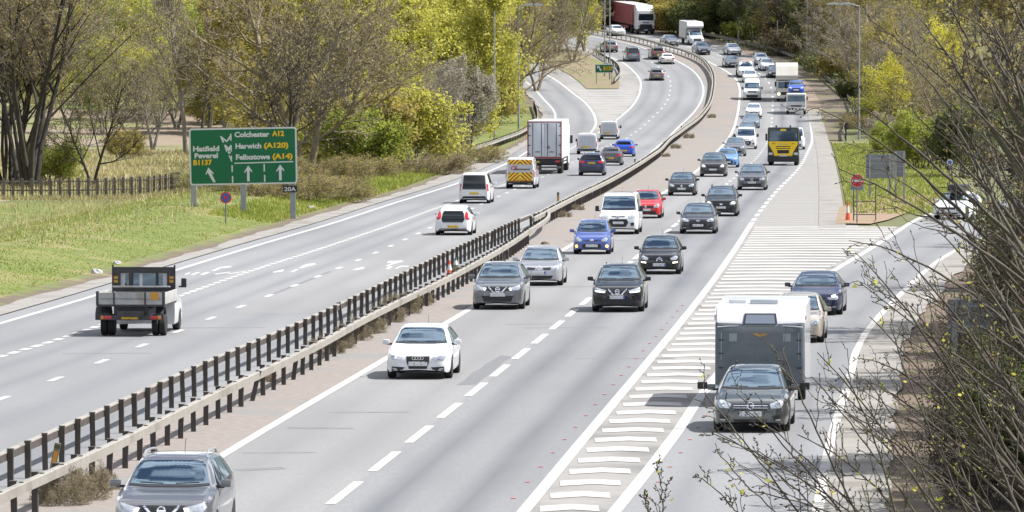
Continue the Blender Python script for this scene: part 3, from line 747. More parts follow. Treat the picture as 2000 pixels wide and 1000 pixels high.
def _fin(t, H, L):     # (s, z) tables as functions
    f = mono(t); return f
BODY = {
 'hatch': dict(
  zt=[(0, .36), (.008, .44), (.03, .495), (.10, .555), (.19, .61), (.258, .645), (.285, .69), (.43, .952), (.50, .99), (.60, 1), (.75, .985), (.87, .94), (.905, .90), (.955, .70), (.985, .62), (1, .48)],
  zb=[(0, .33), (.03, .44), (.10, .51), (.26, .60), (.5, .64), (.8, .68), (.93, .68), (.98, .60), (1, .44)],
  w=[(0, .70), (.012, .82), (.04, .91), (.10, .975), (.22, 1), (.76, 1), (.9, .97), (.97, .90), (1, .76)],
  wt=[(0, .9), (.1, .86), (.25, .83), (.32, .78), (.45, .69), (.6, .67), (.85, .64), (.95, .72), (1, .86)], cow=.272, roof=.44, rw=(.955, .90), wheels=(.195, .80)),
 'suv': dict(
  zt=[(0, .40), (.008, .47), (.03, .53), (.10, .59), (.19, .635), (.255, .665), (.28, .70), (.42, .95), (.50, .99), (.60, 1), (.78, .985), (.90, .935), (.93, .88), (.968, .68), (.99, .60), (1, .48)],
  zb=[(0, .37), (.03, .48), (.10, .55), (.26, .63), (.5, .66), (.8, .70), (.93, .69), (.98, .60), (1, .46)],
  w=[(0, .70), (.012, .82), (.04, .91), (.10, .975), (.22, 1), (.78, 1), (.9, .98), (.97, .92), (1, .80)],
  wt=[(0, .9), (.1, .86), (.25, .83), (.32, .78), (.45, .69), (.6, .68), (.88, .66), (.96, .74), (1, .88)], cow=.268, roof=.43, rw=(.965, .915), wheels=(.20, .81)),
 'saloon': dict(
  zt=[(0, .38), (.008, .46), (.03, .52), (.10, .575), (.19, .63), (.262, .665), (.29, .71), (.42, .945), (.50, .99), (.58, 1), (.66, .985), (.73, .93), (.84, .745), (.87, .725), (.96, .71), (.985, .66), (1, .52)],
  zb=[(0, .35), (.03, .46), (.10, .53), (.26, .62), (.5, .66), (.8, .69), (.93, .69), (.98, .63), (1, .48)],
  w=[(0, .70), (.012, .82), (.04, .91), (.10, .975), (.22, 1), (.78, 1), (.9, .97), (.97, .91), (1, .80)],
  wt=[(0, .9), (.1, .86), (.25, .83), (.32, .78), (.44, .69), (.58, .66), (.72, .66), (.85, .76), (1, .88)], cow=.275, roof=.425, rw=(.835, .735), wheels=(.19, .80)),
 'small': dict(
  zt=[(0, .36), (.01, .44), (.035, .50), (.10, .56), (.17, .61), (.225, .65), (.25, .69), (.39, .95), (.47, .99), (.57, 1), (.78, .98), (.90, .93), (.93, .88), (.968, .68), (.99, .60), (1, .46)],
  zb=[(0, .33), (.035, .45), (.10, .53), (.24, .61), (.5, .65), (.8, .68), (.93, .68), (.98, .58), (1, .44)],
  w=[(0, .70), (.014, .82), (.045, .91), (.10, .97), (.22, 1), (.78, 1), (.9, .98), (.97, .91), (1, .80)],
  wt=[(0, .9), (.1, .86), (.22, .83), (.30, .78), (.42, .70), (.6, .68), (.88, .66), (.96, .74), (1, .88)], cow=.238, roof=.40, rw=(.965, .915), wheels=(.18, .83)),
 'van': dict(
  zt=[(0, .28), (.006, .40), (.025, .46), (.08, .51), (.15, .565), (.175, .60), (.30, .90), (.345, .955), (.42, .985), (.5, 1), (.92, 1), (.98, .985), (.992, .96), (1, .90)],
  zb=[(0, .26), (.025, .41), (.08, .46), (.16, .53), (.3, .56), (.9, .58), (1, .54)],
  w=[(0, .76), (.01, .88), (.035, .95), (.08, .99), (.15, 1), (.9, 1), (.985, .98), (1, .94)],
  wt=[(0, .9), (.1, .88), (.17, .87), (.25, .84), (.34, .80), (.5, .80), (.97, .81), (1, .82)], cow=.170, roof=.325, rw=None, wheels=(.175, .79)),
 'highvan': dict(
  zt=[(0, .25), (.006, .36), (.025, .42), (.08, .465), (.13, .505), (.155, .54), (.26, .80), (.30, .86), (.36, .94), (.43, .985), (.5, 1), (.94, 1), (.985, .985), (.994, .96), (1, .90)],
  zb=[(0, .23), (.025, .37), (.08, .42), (.15, .48), (.3, .52), (.9, .54), (1, .5)],
  w=[(0, .76), (.01, .88), (.035, .95), (.08, .99), (.15, 1), (.9, 1), (.985, .98), (1, .94)],
  wt=[(0, .9), (.1, .88), (.15, .87), (.22, .85), (.32, .80), (.5, .80), (.97, .81), (1, .82)], cow=.150, roof=.275, rw=None, wheels=(.17, .78)),
 'mpv': dict(
  zt=[(0, .32), (.008, .41), (.03, .46), (.10, .52), (.17, .57), (.215, .605), (.24, .65), (.37, .92), (.43, .97), (.52, 1), (.9, .99), (.955, .965), (.968, .93), (.985, .62), (.993, .55), (1, .42)],
  zb=[(0, .30), (.03, .42), (.10, .49), (.23, .56), (.5, .58), (.9, .60), (1, .44)],
  w=[(0, .72), (.012, .84), (.04, .92), (.10, .975), (.2, 1), (.85, 1), (.96, .97), (1, .86)],
  wt=[(0, .9), (.1, .86), (.21, .84), (.28, .81), (.4, .76), (.6, .76), (.95, .75), (1, .86)], cow=.228, roof=.385, rw=(.985, .955), wheels=(.18, .81)),
}
def loft(T, L, Wd, H, ny=56, cut=None):
    """body shell: rings of points round the car, from nose to tail; the wheel arches lift the lower points"""
    B = BODY[T]; hw = Wd / 2; R0 = .36 if T not in ('van', 'highvan') else .39
    zt, zb, w, wt = (mono(B[k]) for k in ('zt', 'zb', 'w', 'wt'))
    ss = sorted(set([0, .004, .010, .02, .035, .055] + [i / ny for i in range(1, ny)] + [.95, .97, .98, .988, .995, 1] + [x + d for x in B['wheels'] for d in (-.088, -.07, -.045, 0, .045, .07, .088)]))
    if cut: ss = [q for q in ss if q <= cut] + ([cut] if cut not in ss else [])
    V, rings = [], []
    for s in ss:
        y = L * (.5 - s); W_ = w(s) * hw; b = zb(s) * H; t_ = max(zt(s) * H, b + .02); tw = min(wt(s) * hw, W_ * .96)
        low = .19 + .06 * max(0, 1 - s / .04) + .08 * max(0, (s - .96) / .04)
        if T in ('van', 'highvan'): low += .05
        arch = 0
        for wq in B['wheels']:
            dy = (s - wq) * L
            if abs(dy) < R0: arch = max(arch, .30 + math.sqrt(R0 * R0 - dy * dy) * 1.03)
        l2 = max(low, arch)
        b = max(b, l2 + .03); m1 = max(low + (b - low) * .35, l2 + .01); m2 = max(low + (b - low) * .75, l2 + .02)
        g = t_ - b
        pts = [(0, low + .02), (.70 * W_, low), (.72 * W_, max(low, arch * .98)), (.955 * W_, l2), (.985 * W_, max(low + .07, l2 + .005)), (W_, m1), (.995 * W_, m2), (.965 * W_, b),
               (.955 * W_ + (tw - .955 * W_) * .25, b + g * .28), (.955 * W_ + (tw - .955 * W_) * .72, b + g * .70), (tw, b + g * .90), (tw * .90, b + g * .965), (tw * .55, b + g * .992), (0, t_)]
        ring = [(x, y, z) for x, z in pts] + [(-x, y, z) for x, z in pts[-2:0:-1]]
        rings.append(len(V)); V += ring; n = len(ring)
    Fc = []
    for a, b in zip(rings, rings[1:]):
        for j in range(n): Fc.append((a + j, a + (j + 1) % n, b + (j + 1) % n, b + j))
    Fc.append(tuple(rings[0] + j for j in range(n))[::-1]); Fc.append(tuple(rings[-1] + j for j in range(n)))
    me = bpy.data.meshes.new("body"); me.from_pydata(V, [], Fc)
    bm = bmesh.new(); bm.from_mesh(me); bmesh.ops.recalc_face_normals(bm, faces=bm.faces)
    bmesh.ops.triangulate(bm, faces=[f for f in bm.faces if len(f.verts) > 4]); bm.to_mesh(me); bm.free()
    under = [1 if (p.center.z < .36 and abs(p.normal.z) > .8 and p.normal.z < 0) else 0 for p in me.polygons]
    me.polygons.foreach_set("material_index", under)
    me.polygons.foreach_set("use_smooth", np.ones(len(me.polygons), bool)); me.set_sharp_from_angle(angle=R(38))
    return me
_whl = {}
def wheel_mesh(r, wd):
    k = (r, wd)
    if k not in _whl:
        t_ = MB().lathe([(-wd / 2, r * .66), (-wd / 2, r * .93), (-wd * .36, r), (wd * .36, r), (wd / 2, r * .93), (wd / 2, r * .66)], 'x', 24).mesh("tyre", 30); t_.materials.append(TYRE)
        q = MB().lathe([(-wd * .45, r * .66), (-wd * .40, r * .60), (wd * .40, r * .60), (wd * .45, r * .66)], 'x', 24)
        for i in range(5):
            a = 2 * math.pi * i / 5; q.box((0, math.cos(a) * r * .32, math.sin(a) * r * .32), (wd * .94, r * .14, r * .56), rot=Matrix.Rotation(a - math.pi / 2, 3, 'X'))
        rm = q.mesh("rim", 30); rm.materials.append(RIM); _whl[k] = (t_, rm)
    return _whl[k]
class Veh:
    def __init__(s, name, label, cat, group=None):
        s.root = empty(name, (0, 0, 0), label, cat, group); s.bvh = None
    def bind(s, me):
        s.bvh = BVHTree.FromPolygons([v.co.copy() for v in me.vertices], [tuple(p.vertices) for p in me.polygons]); return me
    def wheels(s, xs, ys, r=.32, wd=.21, z=None):
        t_, rm = wheel_mesh(r, wd)
        for y in ys:
            for x in xs:
                o = new_obj("wheel", t_, None, s.root); o.location = (x, y, r); new_obj("rim", rm, None, o)
    def decal(s, name, poly, m, side='front', offs=.008, parent=None, cuts=2):
        """a panel that follows the body surface; poly is (x or y, z) seen from that side"""
        bm = bmesh.new(); vs = [bm.verts.new((p[0], p[1], 0)) for p in poly]; es = [bm.edges.new((vs[i], vs[(i + 1) % len(vs)])) for i in range(len(vs))]
        bmesh.ops.triangle_fill(bm, edges=es, use_beauty=True, use_dissolve=False)
        for _ in range(cuts): bmesh.ops.subdivide_edges(bm, edges=[e for e in bm.edges if e.calc_length() > .07], cuts=1, use_grid_fill=True)
        bmesh.ops.triangulate(bm, faces=bm.faces)
        ax = {'front': (1, -1), 'rear': (1, 1), 'right': (0, -1), 'left': (0, 1), 'top': (2, -1)}[side]
        for v in bm.verts:
            a, z = v.co.x, v.co.y
            if ax[0] == 1: o, d = Vector((a, -ax[1] * 20, z)), Vector((0, ax[1], 0))
            elif ax[0] == 0: o, d = Vector((-ax[1] * 20, a, z)), Vector((ax[1], 0, 0))
            else: o, d = Vector((a, z, 20)), Vector((0, 0, -1))
            h, n, i, _ = s.bvh.ray_cast(o, d)
            if h is None:
                h, n, i, _ = s.bvh.find_nearest(Vector((a, 0, z)) if ax[0] == 1 else Vector((0, a, z)))
            if n.dot(d) > 0: n = -n
            v.co = h + (n * .6 - d * .4).normalized() * offs
        bmesh.ops.recalc_face_normals(bm, faces=bm.faces)
        me = bpy.data.meshes.new(name); bm.to_mesh(me); bm.free()
        me.polygons.foreach_set("use_smooth", np.ones(len(me.polygons), bool))
        return new_obj(name, me, m, parent or s.root)
    def both(s, name, poly, m, side='front', offs=.008, parent=None, cuts=2):
        return [s.decal(name, poly, m, side, offs, parent, cuts), s.decal(name, [(-a, z) for a, z in poly], m, side, offs, parent, cuts)]
    def mirrors(s, hw, y, z, m, size=(.20, .13, .14)):
        for sg_ in (1, -1):
            q = MB().box((sg_ * (hw + size[0] * .62), y, z), size, .035, 2)
            o = q.obj("wing_mirror", m, s.root, 40)
            MB().box((sg_ * (hw + .02), y + .01, z - size[2] * .4), (.16, .07, .05)).obj("arm", TRIM, o)
    def place(s, px, py, f, away=False, axle=0.0, sway=0.0):
        """put the axle nearest us on the ground seen at that pixel, heading along the road line f"""
        p = G(px, py); Y = p.y; e = 4.0
        tg = Vector((f(Y + e) - f(Y - e), 2 * e, zr(Y + e) - zr(Y - e))).normalized()
        tg = (Matrix.Rotation(sway, 3, 'Z') @ tg)
        fwd = tg if away else -tg
        up = Vector((0, 0, 1)); rt = fwd.cross(up).normalized(); up = rt.cross(fwd)
        M3 = Matrix((rt, fwd, up)).transposed()
        s.root.matrix_world = Matrix.Translation(p + tg * axle + Vector((0, 0, .002))) @ M3.to_4x4()
        return s
circ = lambda x, z, r, n=14: [(x + r * math.cos(2 * math.pi * i / n), z + r * math.sin(2 * math.pi * i / n)) for i in range(n)]
def strip_poly(p, q, t):
    d = Vector((q[0] - p[0], q[1] - p[1])).normalized(); n = Vector((-d.y, d.x)) * t / 2
    return [(p[0] + n.x, p[1] + n.y), (q[0] + n.x, q[1] + n.y), (q[0] - n.x, q[1] - n.y), (p[0] - n.x, p[1] - n.y)]
# front faces: x as a share of the half width, z as a share of the height; b = both sides
FRONT = {
 'rings': [('grille', TRIM, [(-.36, .445), (.36, .445), (.345, .33), (.25, .165), (-.25, .165), (-.345, .33)], 0), ('headlight', LAMP, [(.44, .425), (.60, .44), (.83, .475), (.86, .42), (.80, .372), (.52, .377)], 1),
           ('fog_light_recess', TRIM, [(.40, .235), (.80, .25), (.81, .155), (.52, .15)], 1), ('lower_grille', TRIM, [(-.5, .125), (.5, .125), (.5, .10), (-.5, .10)], 0)],
 'vee': [('grille', TRIM, [(-.46, .50), (.46, .50), (.42, .425), (.17, .375), (-.17, .375), (-.42, .425)], 0), ('headlight', LAMP, [(.42, .475), (.62, .50), (.84, .535), (.88, .48), (.80, .425), (.48, .42)], 1),
         ('lower_grille', TRIM, [(-.62, .305), (.62, .305), (.52, .175), (-.52, .175)], 0), ('skid_plate', CHROME, [(-.55, .118), (.55, .118), (.55, .10), (-.55, .10)], 0)],
 'slots': [('grille', TRIM, [(.14, .475), (.52, .49), (.50, .425), (.20, .42)], 1), ('headlight', LAMP, [(.60, .50), (.83, .55), (.87, .46), (.74, .405), (.60, .41)], 1), ('lower_grille', TRIM, [(-.62, .275), (.62, .275), (.52, .185), (-.52, .185)], 0)],
 'wide': [('grille', TRIM, [(-.52, .445), (.52, .445), (.46, .365), (-.46, .365)], 0), ('headlight', LAMP, [(.52, .455), (.82, .515), (.87, .45), (.78, .385), (.52, .39)], 1), ('lower_grille', TRIM, [(-.66, .255), (.66, .255), (.60, .14), (-.60, .14)], 0)],
 'hex': [('grille', TRIM, [(-.44, .305), (.44, .305), (.54, .24), (.36, .15), (-.36, .15), (-.54, .24)], 0), ('upper_grille', TRIM, [(-.38, .415), (.38, .415), (.34, .395), (-.34, .395)], 0), ('headlight', LAMP, [(.50, .43), (.76, .50), (.86, .46), (.78, .385), (.56, .375)], 1)],
 'oval': [('grille', TRIM, [(-.42, .375), (.42, .375), (.50, .30), (.38, .185), (-.38, .185), (-.50, .30)], 0), ('upper_grille', TRIM, [(-.34, .45), (.34, .45), (.32, .425), (-.32, .425)], 0), ('headlight', LAMP, [(.46, .45), (.74, .52), (.86, .50), (.82, .42), (.54, .40)], 1), ('fog_light_recess', TRIM, [(.60, .28), (.78, .30), (.78, .22), (.64, .20)], 1)],
 'chrome': [('grille', TRIM, [(-.48, .45), (.48, .45), (.42, .36), (-.42, .36)], 0), ('headlight', LAMP, [(.50, .455), (.78, .515), (.87, .47), (.80, .395), (.54, .385)], 1), ('lower_grille', TRIM, [(-.44, .215), (.44, .215), (.40, .14), (-.40, .14)], 0), ('fog_light_recess', TRIM, [(.58, .27), (.80, .29), (.80, .22), (.62, .19)], 1)],
}
def car(name, label, cat, T, dims, col, style='wide', away=False, badge=None, drl=None, plate='w', roof_rail=False, group=None, chrome_v=False, black_low=False, mirror=None, far=False, rear=None, side_glass=True, skids=False, roof=None):
    L, Wd, H = dims; hw = Wd / 2; B = BODY[T]; v = Veh(name, label, cat, group)
    me = loft(T, L, Wd, H, 40 if far else 64)
    v.bind(me); new_obj("body", me, [col, TRIM], v.root)
    zt = mono(B['zt']); wt = mono(B['wt']); zb = mono(B['zb'])
    X = lambda x: x * hw
    # windscreen, side and rear windows
    s0, s1 = B['cow'], B['roof']; z0, z1 = zt(s0) * H + .02, zt(s1) * H - .022
    t0 = wt(s0) * hw; t1 = wt(s1) * hw
    van = T in ('van', 'highvan')
    v.decal("windscreen", [(-t0 * .96, z0 + .015), (-t0 * .5, z0 - .005), (t0 * .5, z0 - .005), (t0 * .96, z0 + .015), (t1 * .93, z1 - .012), (t1 * .5, z1), (-t1 * .5, z1), (-t1 * .93, z1 - .012)], GLASS, cuts=4, offs=.006)
    Yc = lambda s_: L * (.5 - s_)
    v.decal("cowl_strip", [(-t0 * .98, z0 + .012), (-t0 * .5, z0 - .012), (t0 * .5, z0 - .012), (t0 * .98, z0 + .012), (t0 * .98, z0 - .022), (t0 * .5, z0 - .045), (-t0 * .5, z0 - .045), (-t0 * .98, z0 - .022)], TRIM, offs=.009) if not far else None
    if side_glass:
        dlo = [(s0 + .06, s1 + .03, .52)] if van else [(s0 + .055, s1 + .035, .545), (.56, .565, .73), (.745, .745, .84 if T != 'saloon' else .79)]
        for a, b, c_ in dlo:
            zl = lambda q: zb(q) * H + .035
            zu = lambda q: min(zt(q), 1.0 if not van else .93) * H - (.10 if not van else .16)
            pl = [(Yc(a), zl(a)), (Yc(b), zu(b)), (Yc((b + c_) / 2), zu((b + c_) / 2)), (Yc(c_), zu(c_) if c_ < .8 or T == 'mpv' else zu(c_) - .03), (Yc(c_), zl(c_))]
            if pl[1][0] - pl[3][0] < .08: continue
            v.decal("side_window", pl, GLASS, 'right', .006, cuts=1 if far else 2); v.decal("side_window", pl, GLASS, 'left', .006, cuts=1 if far else 2)
    if not far: v.both("wiper", strip_poly((t0 * .15, z0 + .012), (t0 * .72, z0 + .03), .010), TRIM, 'front', .014) if not away else None
    # front
    Z = lambda z: z * H
    if not away or not far:
        for nm, m, pl, b in FRONT[style]:
            pl = [(X(a), Z(z)) for a, z in pl]
            if nm == 'headlight':
                for o in v.both(nm, pl, m, offs=.012):
                    if drl and not away:
                        sgn = 1 if sum(q.co.x for q in o.data.vertices) > 0 else -1
                        kk = {'in': [(.44, .47), (.54, .465), (.54, .43), (.48, .425)], 'out': [(.60, .47), (.76, .495), (.78, .45), (.64, .43)], 'slit': [(.46, .435), (.84, .465), (.84, .45), (.5, .42)], 'low': None, 'fog': None}[drl]
                        if kk: v.decal("lamp", [(sgn * X(a), Z(z)) for a, z in kk], DRL, offs=.022, parent=o)
                    elif not far:
                        sgn = 1 if sum(q.co.x for q in o.data.vertices) > 0 else -1
                        cx = sum(a for a, z in pl) / len(pl); cz_ = sum(z for a, z in pl) / len(pl)
                        v.decal("reflector", circ(sgn * cx, cz_, .045, 10), CHROME, offs=.018, parent=o, cuts=1)
            elif b: v.both(nm, pl, m, offs=.008)
            else: v.decal(nm, pl, m, offs=.008)
        if style == 'chrome':
            for za in (.435, .40): v.decal("chrome_bar", [(X(-.46), Z(za)), (X(.46), Z(za)), (X(.44), Z(za - .012)), (X(-.44), Z(za - .012))], CHROME, offs=.016)
        if style == 'vee' or chrome_v:
            q = []
            for sg_ in (1, -1): v.decal("chrome_vee", strip_poly((sg_ * X(.36), Z(.50)), (sg_ * X(.17), Z(.385)), .045), CHROME, offs=.018)
            v.decal("chrome_vee", strip_poly((X(-.17), Z(.385)), (X(.17), Z(.385)), .03), CHROME, offs=.018)
        if drl == 'fog': v.both("fog_light", circ(X(.80), Z(.245), .06), AMBER, offs=.018, cuts=1)
        if drl == 'low': v.both("running_light", [(X(.62), Z(.33)), (X(.84), Z(.345)), (X(.84), Z(.315)), (X(.62), Z(.30))], DRL, offs=.018, cuts=1)
        if style in ('rings', 'oval', 'chrome') and not far: v.both("fog_light", [(X(.66), Z(.215)), (X(.78), Z(.225)), (X(.78), Z(.20)), (X(.66), Z(.19))], LAMP, offs=.016, cuts=1)
        zp_ = {'rings': .30, 'vee': .325, 'slots': .345, 'wide': .30, 'hex': .255, 'oval': .285, 'chrome': .30}[style]
        if badge == 'rings':
            for i in range(4):
                cx = (i - 1.5) * .075
                for j in range(10):
                    a0, a1 = 2 * math.pi * j / 10, 2 * math.pi * (j + 1) / 10
                    v_ = [(cx + r_ * math.cos(a), Z(.41) + r_ * math.sin(a)) for r_, a in ((.052, a0), (.052, a1), (.036, a1), (.036, a0))]
                    if j == 0: q = MB()
                    q.poly([(x, 0, z) for x, z in v_])
                h = v.bvh.ray_cast(Vector((cx, 20, Z(.41))), Vector((0, -1, 0)))[0]
                q.obj("badge", CHROME, v.root).location = (0, h.y + .03, 0)
        elif badge:
            zc = {'vee': .44, 'slots': .455, 'wide': .415, 'hex': .42, 'oval': .435, 'chrome': .425, 'rings': .41}[style]
            if badge == 'round':
                o = v.decal("badge", circ(0, Z(zc), .085, 18), CHROME, offs=.026, cuts=1); v.decal("badge_centre", circ(0, Z(zc), .06, 16), mat("badge_dark", (.03, .03, .04), .4), offs=.031, parent=o, cuts=1)
                v.decal("badge_bar", [(-.075, Z(zc) + .014), (.075, Z(zc) + .014), (.075, Z(zc) - .014), (-.075, Z(zc) - .014)], CHROME, offs=.036, parent=o, cuts=0)
            elif badge == 'diamond': v.decal("badge", [(0, Z(zc) + .11), (.075, Z(zc)), (0, Z(zc) - .11), (-.075, Z(zc))], CHROME, offs=.026, cuts=1)
            elif badge == 'oval': v.decal("badge", [(a * 1.7, (z - Z(zc)) * .8 + Z(zc)) for a, z in circ(0, Z(zc), .055)], CHROME, offs=.026, cuts=1)
            elif badge == 'chevrons':
                for dz in (0, -.055): v.decal("badge", [(0, Z(zc) + .06 + dz), (.12, Z(zc) - .02 + dz), (.12, Z(zc) - .055 + dz), (0, Z(zc) + .025 + dz), (-.12, Z(zc) - .055 + dz), (-.12, Z(zc) - .02 + dz)], CHROME, offs=.024, cuts=1)
            elif badge == 'ess': v.decal("badge", [(-.07, Z(zc) + .02), (.0, Z(zc) + .075), (.07, Z(zc) + .03), (.0, Z(zc)), (.07, Z(zc) - .02), (.0, Z(zc) - .075), (-.07, Z(zc) - .03), (0, Z(zc))], CHROME, offs=.024, cuts=1)
        if plate:
            h = v.bvh.ray_cast(Vector((0, 20, Z(zp_))), Vector((0, -1, 0)))[0]
            o = MB().box((0, h.y + .025, Z(zp_)), (.52, .02, .115), .004, 1).obj("number_plate", PW_, v.root)
            if plate == 'eu': MB().box((-.235, h.y + .037, Z(zp_)), (.05, .01, .113)).obj("plate_band", EU, o)
    # rear
    if away:
        rs = rear or {}
        if B['rw']:
            sa, sb = B['rw']; za, zb_ = zt(sa) * H + .01, zt(sb) * H - .03
            ta, tb = wt(sa) * hw, wt(sb) * hw
            if rs.get('win'): v.decal("rear_window", [(X(a), Z(z)) for a, z in rs['win']], REARGLASS, 'rear', .009, cuts=3)
            elif rs.get('glass', True): v.decal("rear_window", [(-ta * .93, za), (ta * .93, za), (tb * .88, zb_), (tb * .4, zb_ + .015), (-tb * .4, zb_ + .015), (-tb * .88, zb_)], REARGLASS, 'rear', .007, cuts=3)
        for o in v.both("tail_light", [(X(a), Z(z)) for a, z in rs.get('tail', [(.52, .60), (.84, .64), (.90, .56), (.86, .50), (.55, .53)])], TAIL, 'rear', .012): pass
        zpl = Z(rs.get('plate', .42))
        h = v.bvh.ray_cast(Vector((0, -20, zpl)), Vector((0, 1, 0)))[0]
        MB().box((0, h.y - .02, zpl), (.54, .02, .12), .004, 1).obj("number_plate", PY_, v.root)
        v.decal("rear_bumper", [(X(-.70), Z(.235)), (X(.70), Z(.235)), (X(.84), Z(.15)), (X(.80), Z(.11)), (X(-.80), Z(.11)), (X(-.84), Z(.15))] if rs.get('low', True) else [(X(-.9), Z(.26)), (X(.9), Z(.26)), (X(.9), Z(.12)), (X(-.9), Z(.12))], TRIM, 'rear', .01)
        if rs.get('lamp3'): pass
    # mirrors, wheels, rails
    sm = s0 + (.045 if not van else .03); v.mirrors(hw * .97, Yc(sm), (zb(sm) * H + .09) if not van else zb(sm) * H + .16, mirror or col, (.20, .12, .14) if not van else (.19, .13, .27))
    wy = [Yc(q) for q in B['wheels']]; r = .33 if not van else .345
    v.wheels((hw - .115, -hw + .115), wy, r, .215)
    if roof_rail:
        for sg_ in (1, -1):
            pts = []
            for i in range(9):
                s_ = s1 + .04 + (.84 - s1) * i / 8; pts.append((sg_ * (wt(s_) * hw - .05), Yc(s_), zt(s_) * H - .01 + (.055 if 0 < i < 8 else -.02)))
            MB().tube(pts, .022, 6).obj("roof_rail", CHROME if roof_rail == 'c' else (TRIM if roof_rail == 'b' else mat("rail_silver", (.5, .5, .52), .3, .8)), v.root, 40)
    if not far: MB().tube([(0, Yc(.80), zt(.80) * H - .02), (0, Yc(.84), zt(.80) * H + .22)], .008, 4).obj("aerial", TRIM, v.root)
    v.front_axle = wy[0]; v.rear_axle = wy[1]; v.L = L
    return v
def oncoming(v, px, py, f, sway=0): v.place(px, py, f, False, v.front_axle, sway)
def outgoing(v, px, py, f, sway=0): v.place(px, py, f, True, -v.rear_axle, sway)

wht = paint("white", (.62, .63, .65)); blk = paint("black", (.010, .011, .014), 0, .3); dgrey = paint("graphite", (.085, .088, .098), .6, .32); mgrey = paint("mid_grey", (.15, .155, .17), .6, .32)
slv = paint("silver", (.42, .43, .45), .7, .35); nvy = paint("navy", (.012, .016, .055), .2); blu = paint("bright_blue", (.015, .07, .42)); pblu = paint("pale_blue", (.10, .25, .55), .3)
mblu = paint("purple_blue", (.045, .085, .30), .3); red_ = paint("red", (.42, .012, .018)); bge = paint("champagne", (.42, .375, .32), .5, .35); ggr = paint("green_grey", (.075, .085, .085), .6, .32)
dkp = paint("dark_plum", (.025, .024, .033), .3); brn = paint("bronze_brown", (.10, .065, .06), .5); bgr = paint("blue_grey", (.16, .20, .26), .5); yel = paint("yellow", (.85, .56, .012)); dgn = paint("dark_green_black", (.012, .022, .018))
mred = paint("maroon", (.24, .03, .035))
q1 = D1; mid12 = lambda Y: (E1(Y) + D1(Y)) / 2; mid23 = lambda Y: (D1(Y) + E2(Y)) / 2; ml = lambda Y: (L0(Y) + D2(Y)) / 2 if Y < Yn else (M0(Y) + D2(Y)) / 2; mr = lambda Y: (D2(Y) + E3(Y)) / 2
mslip = lambda Y: (H2(Y) + R2(Y)) / 2
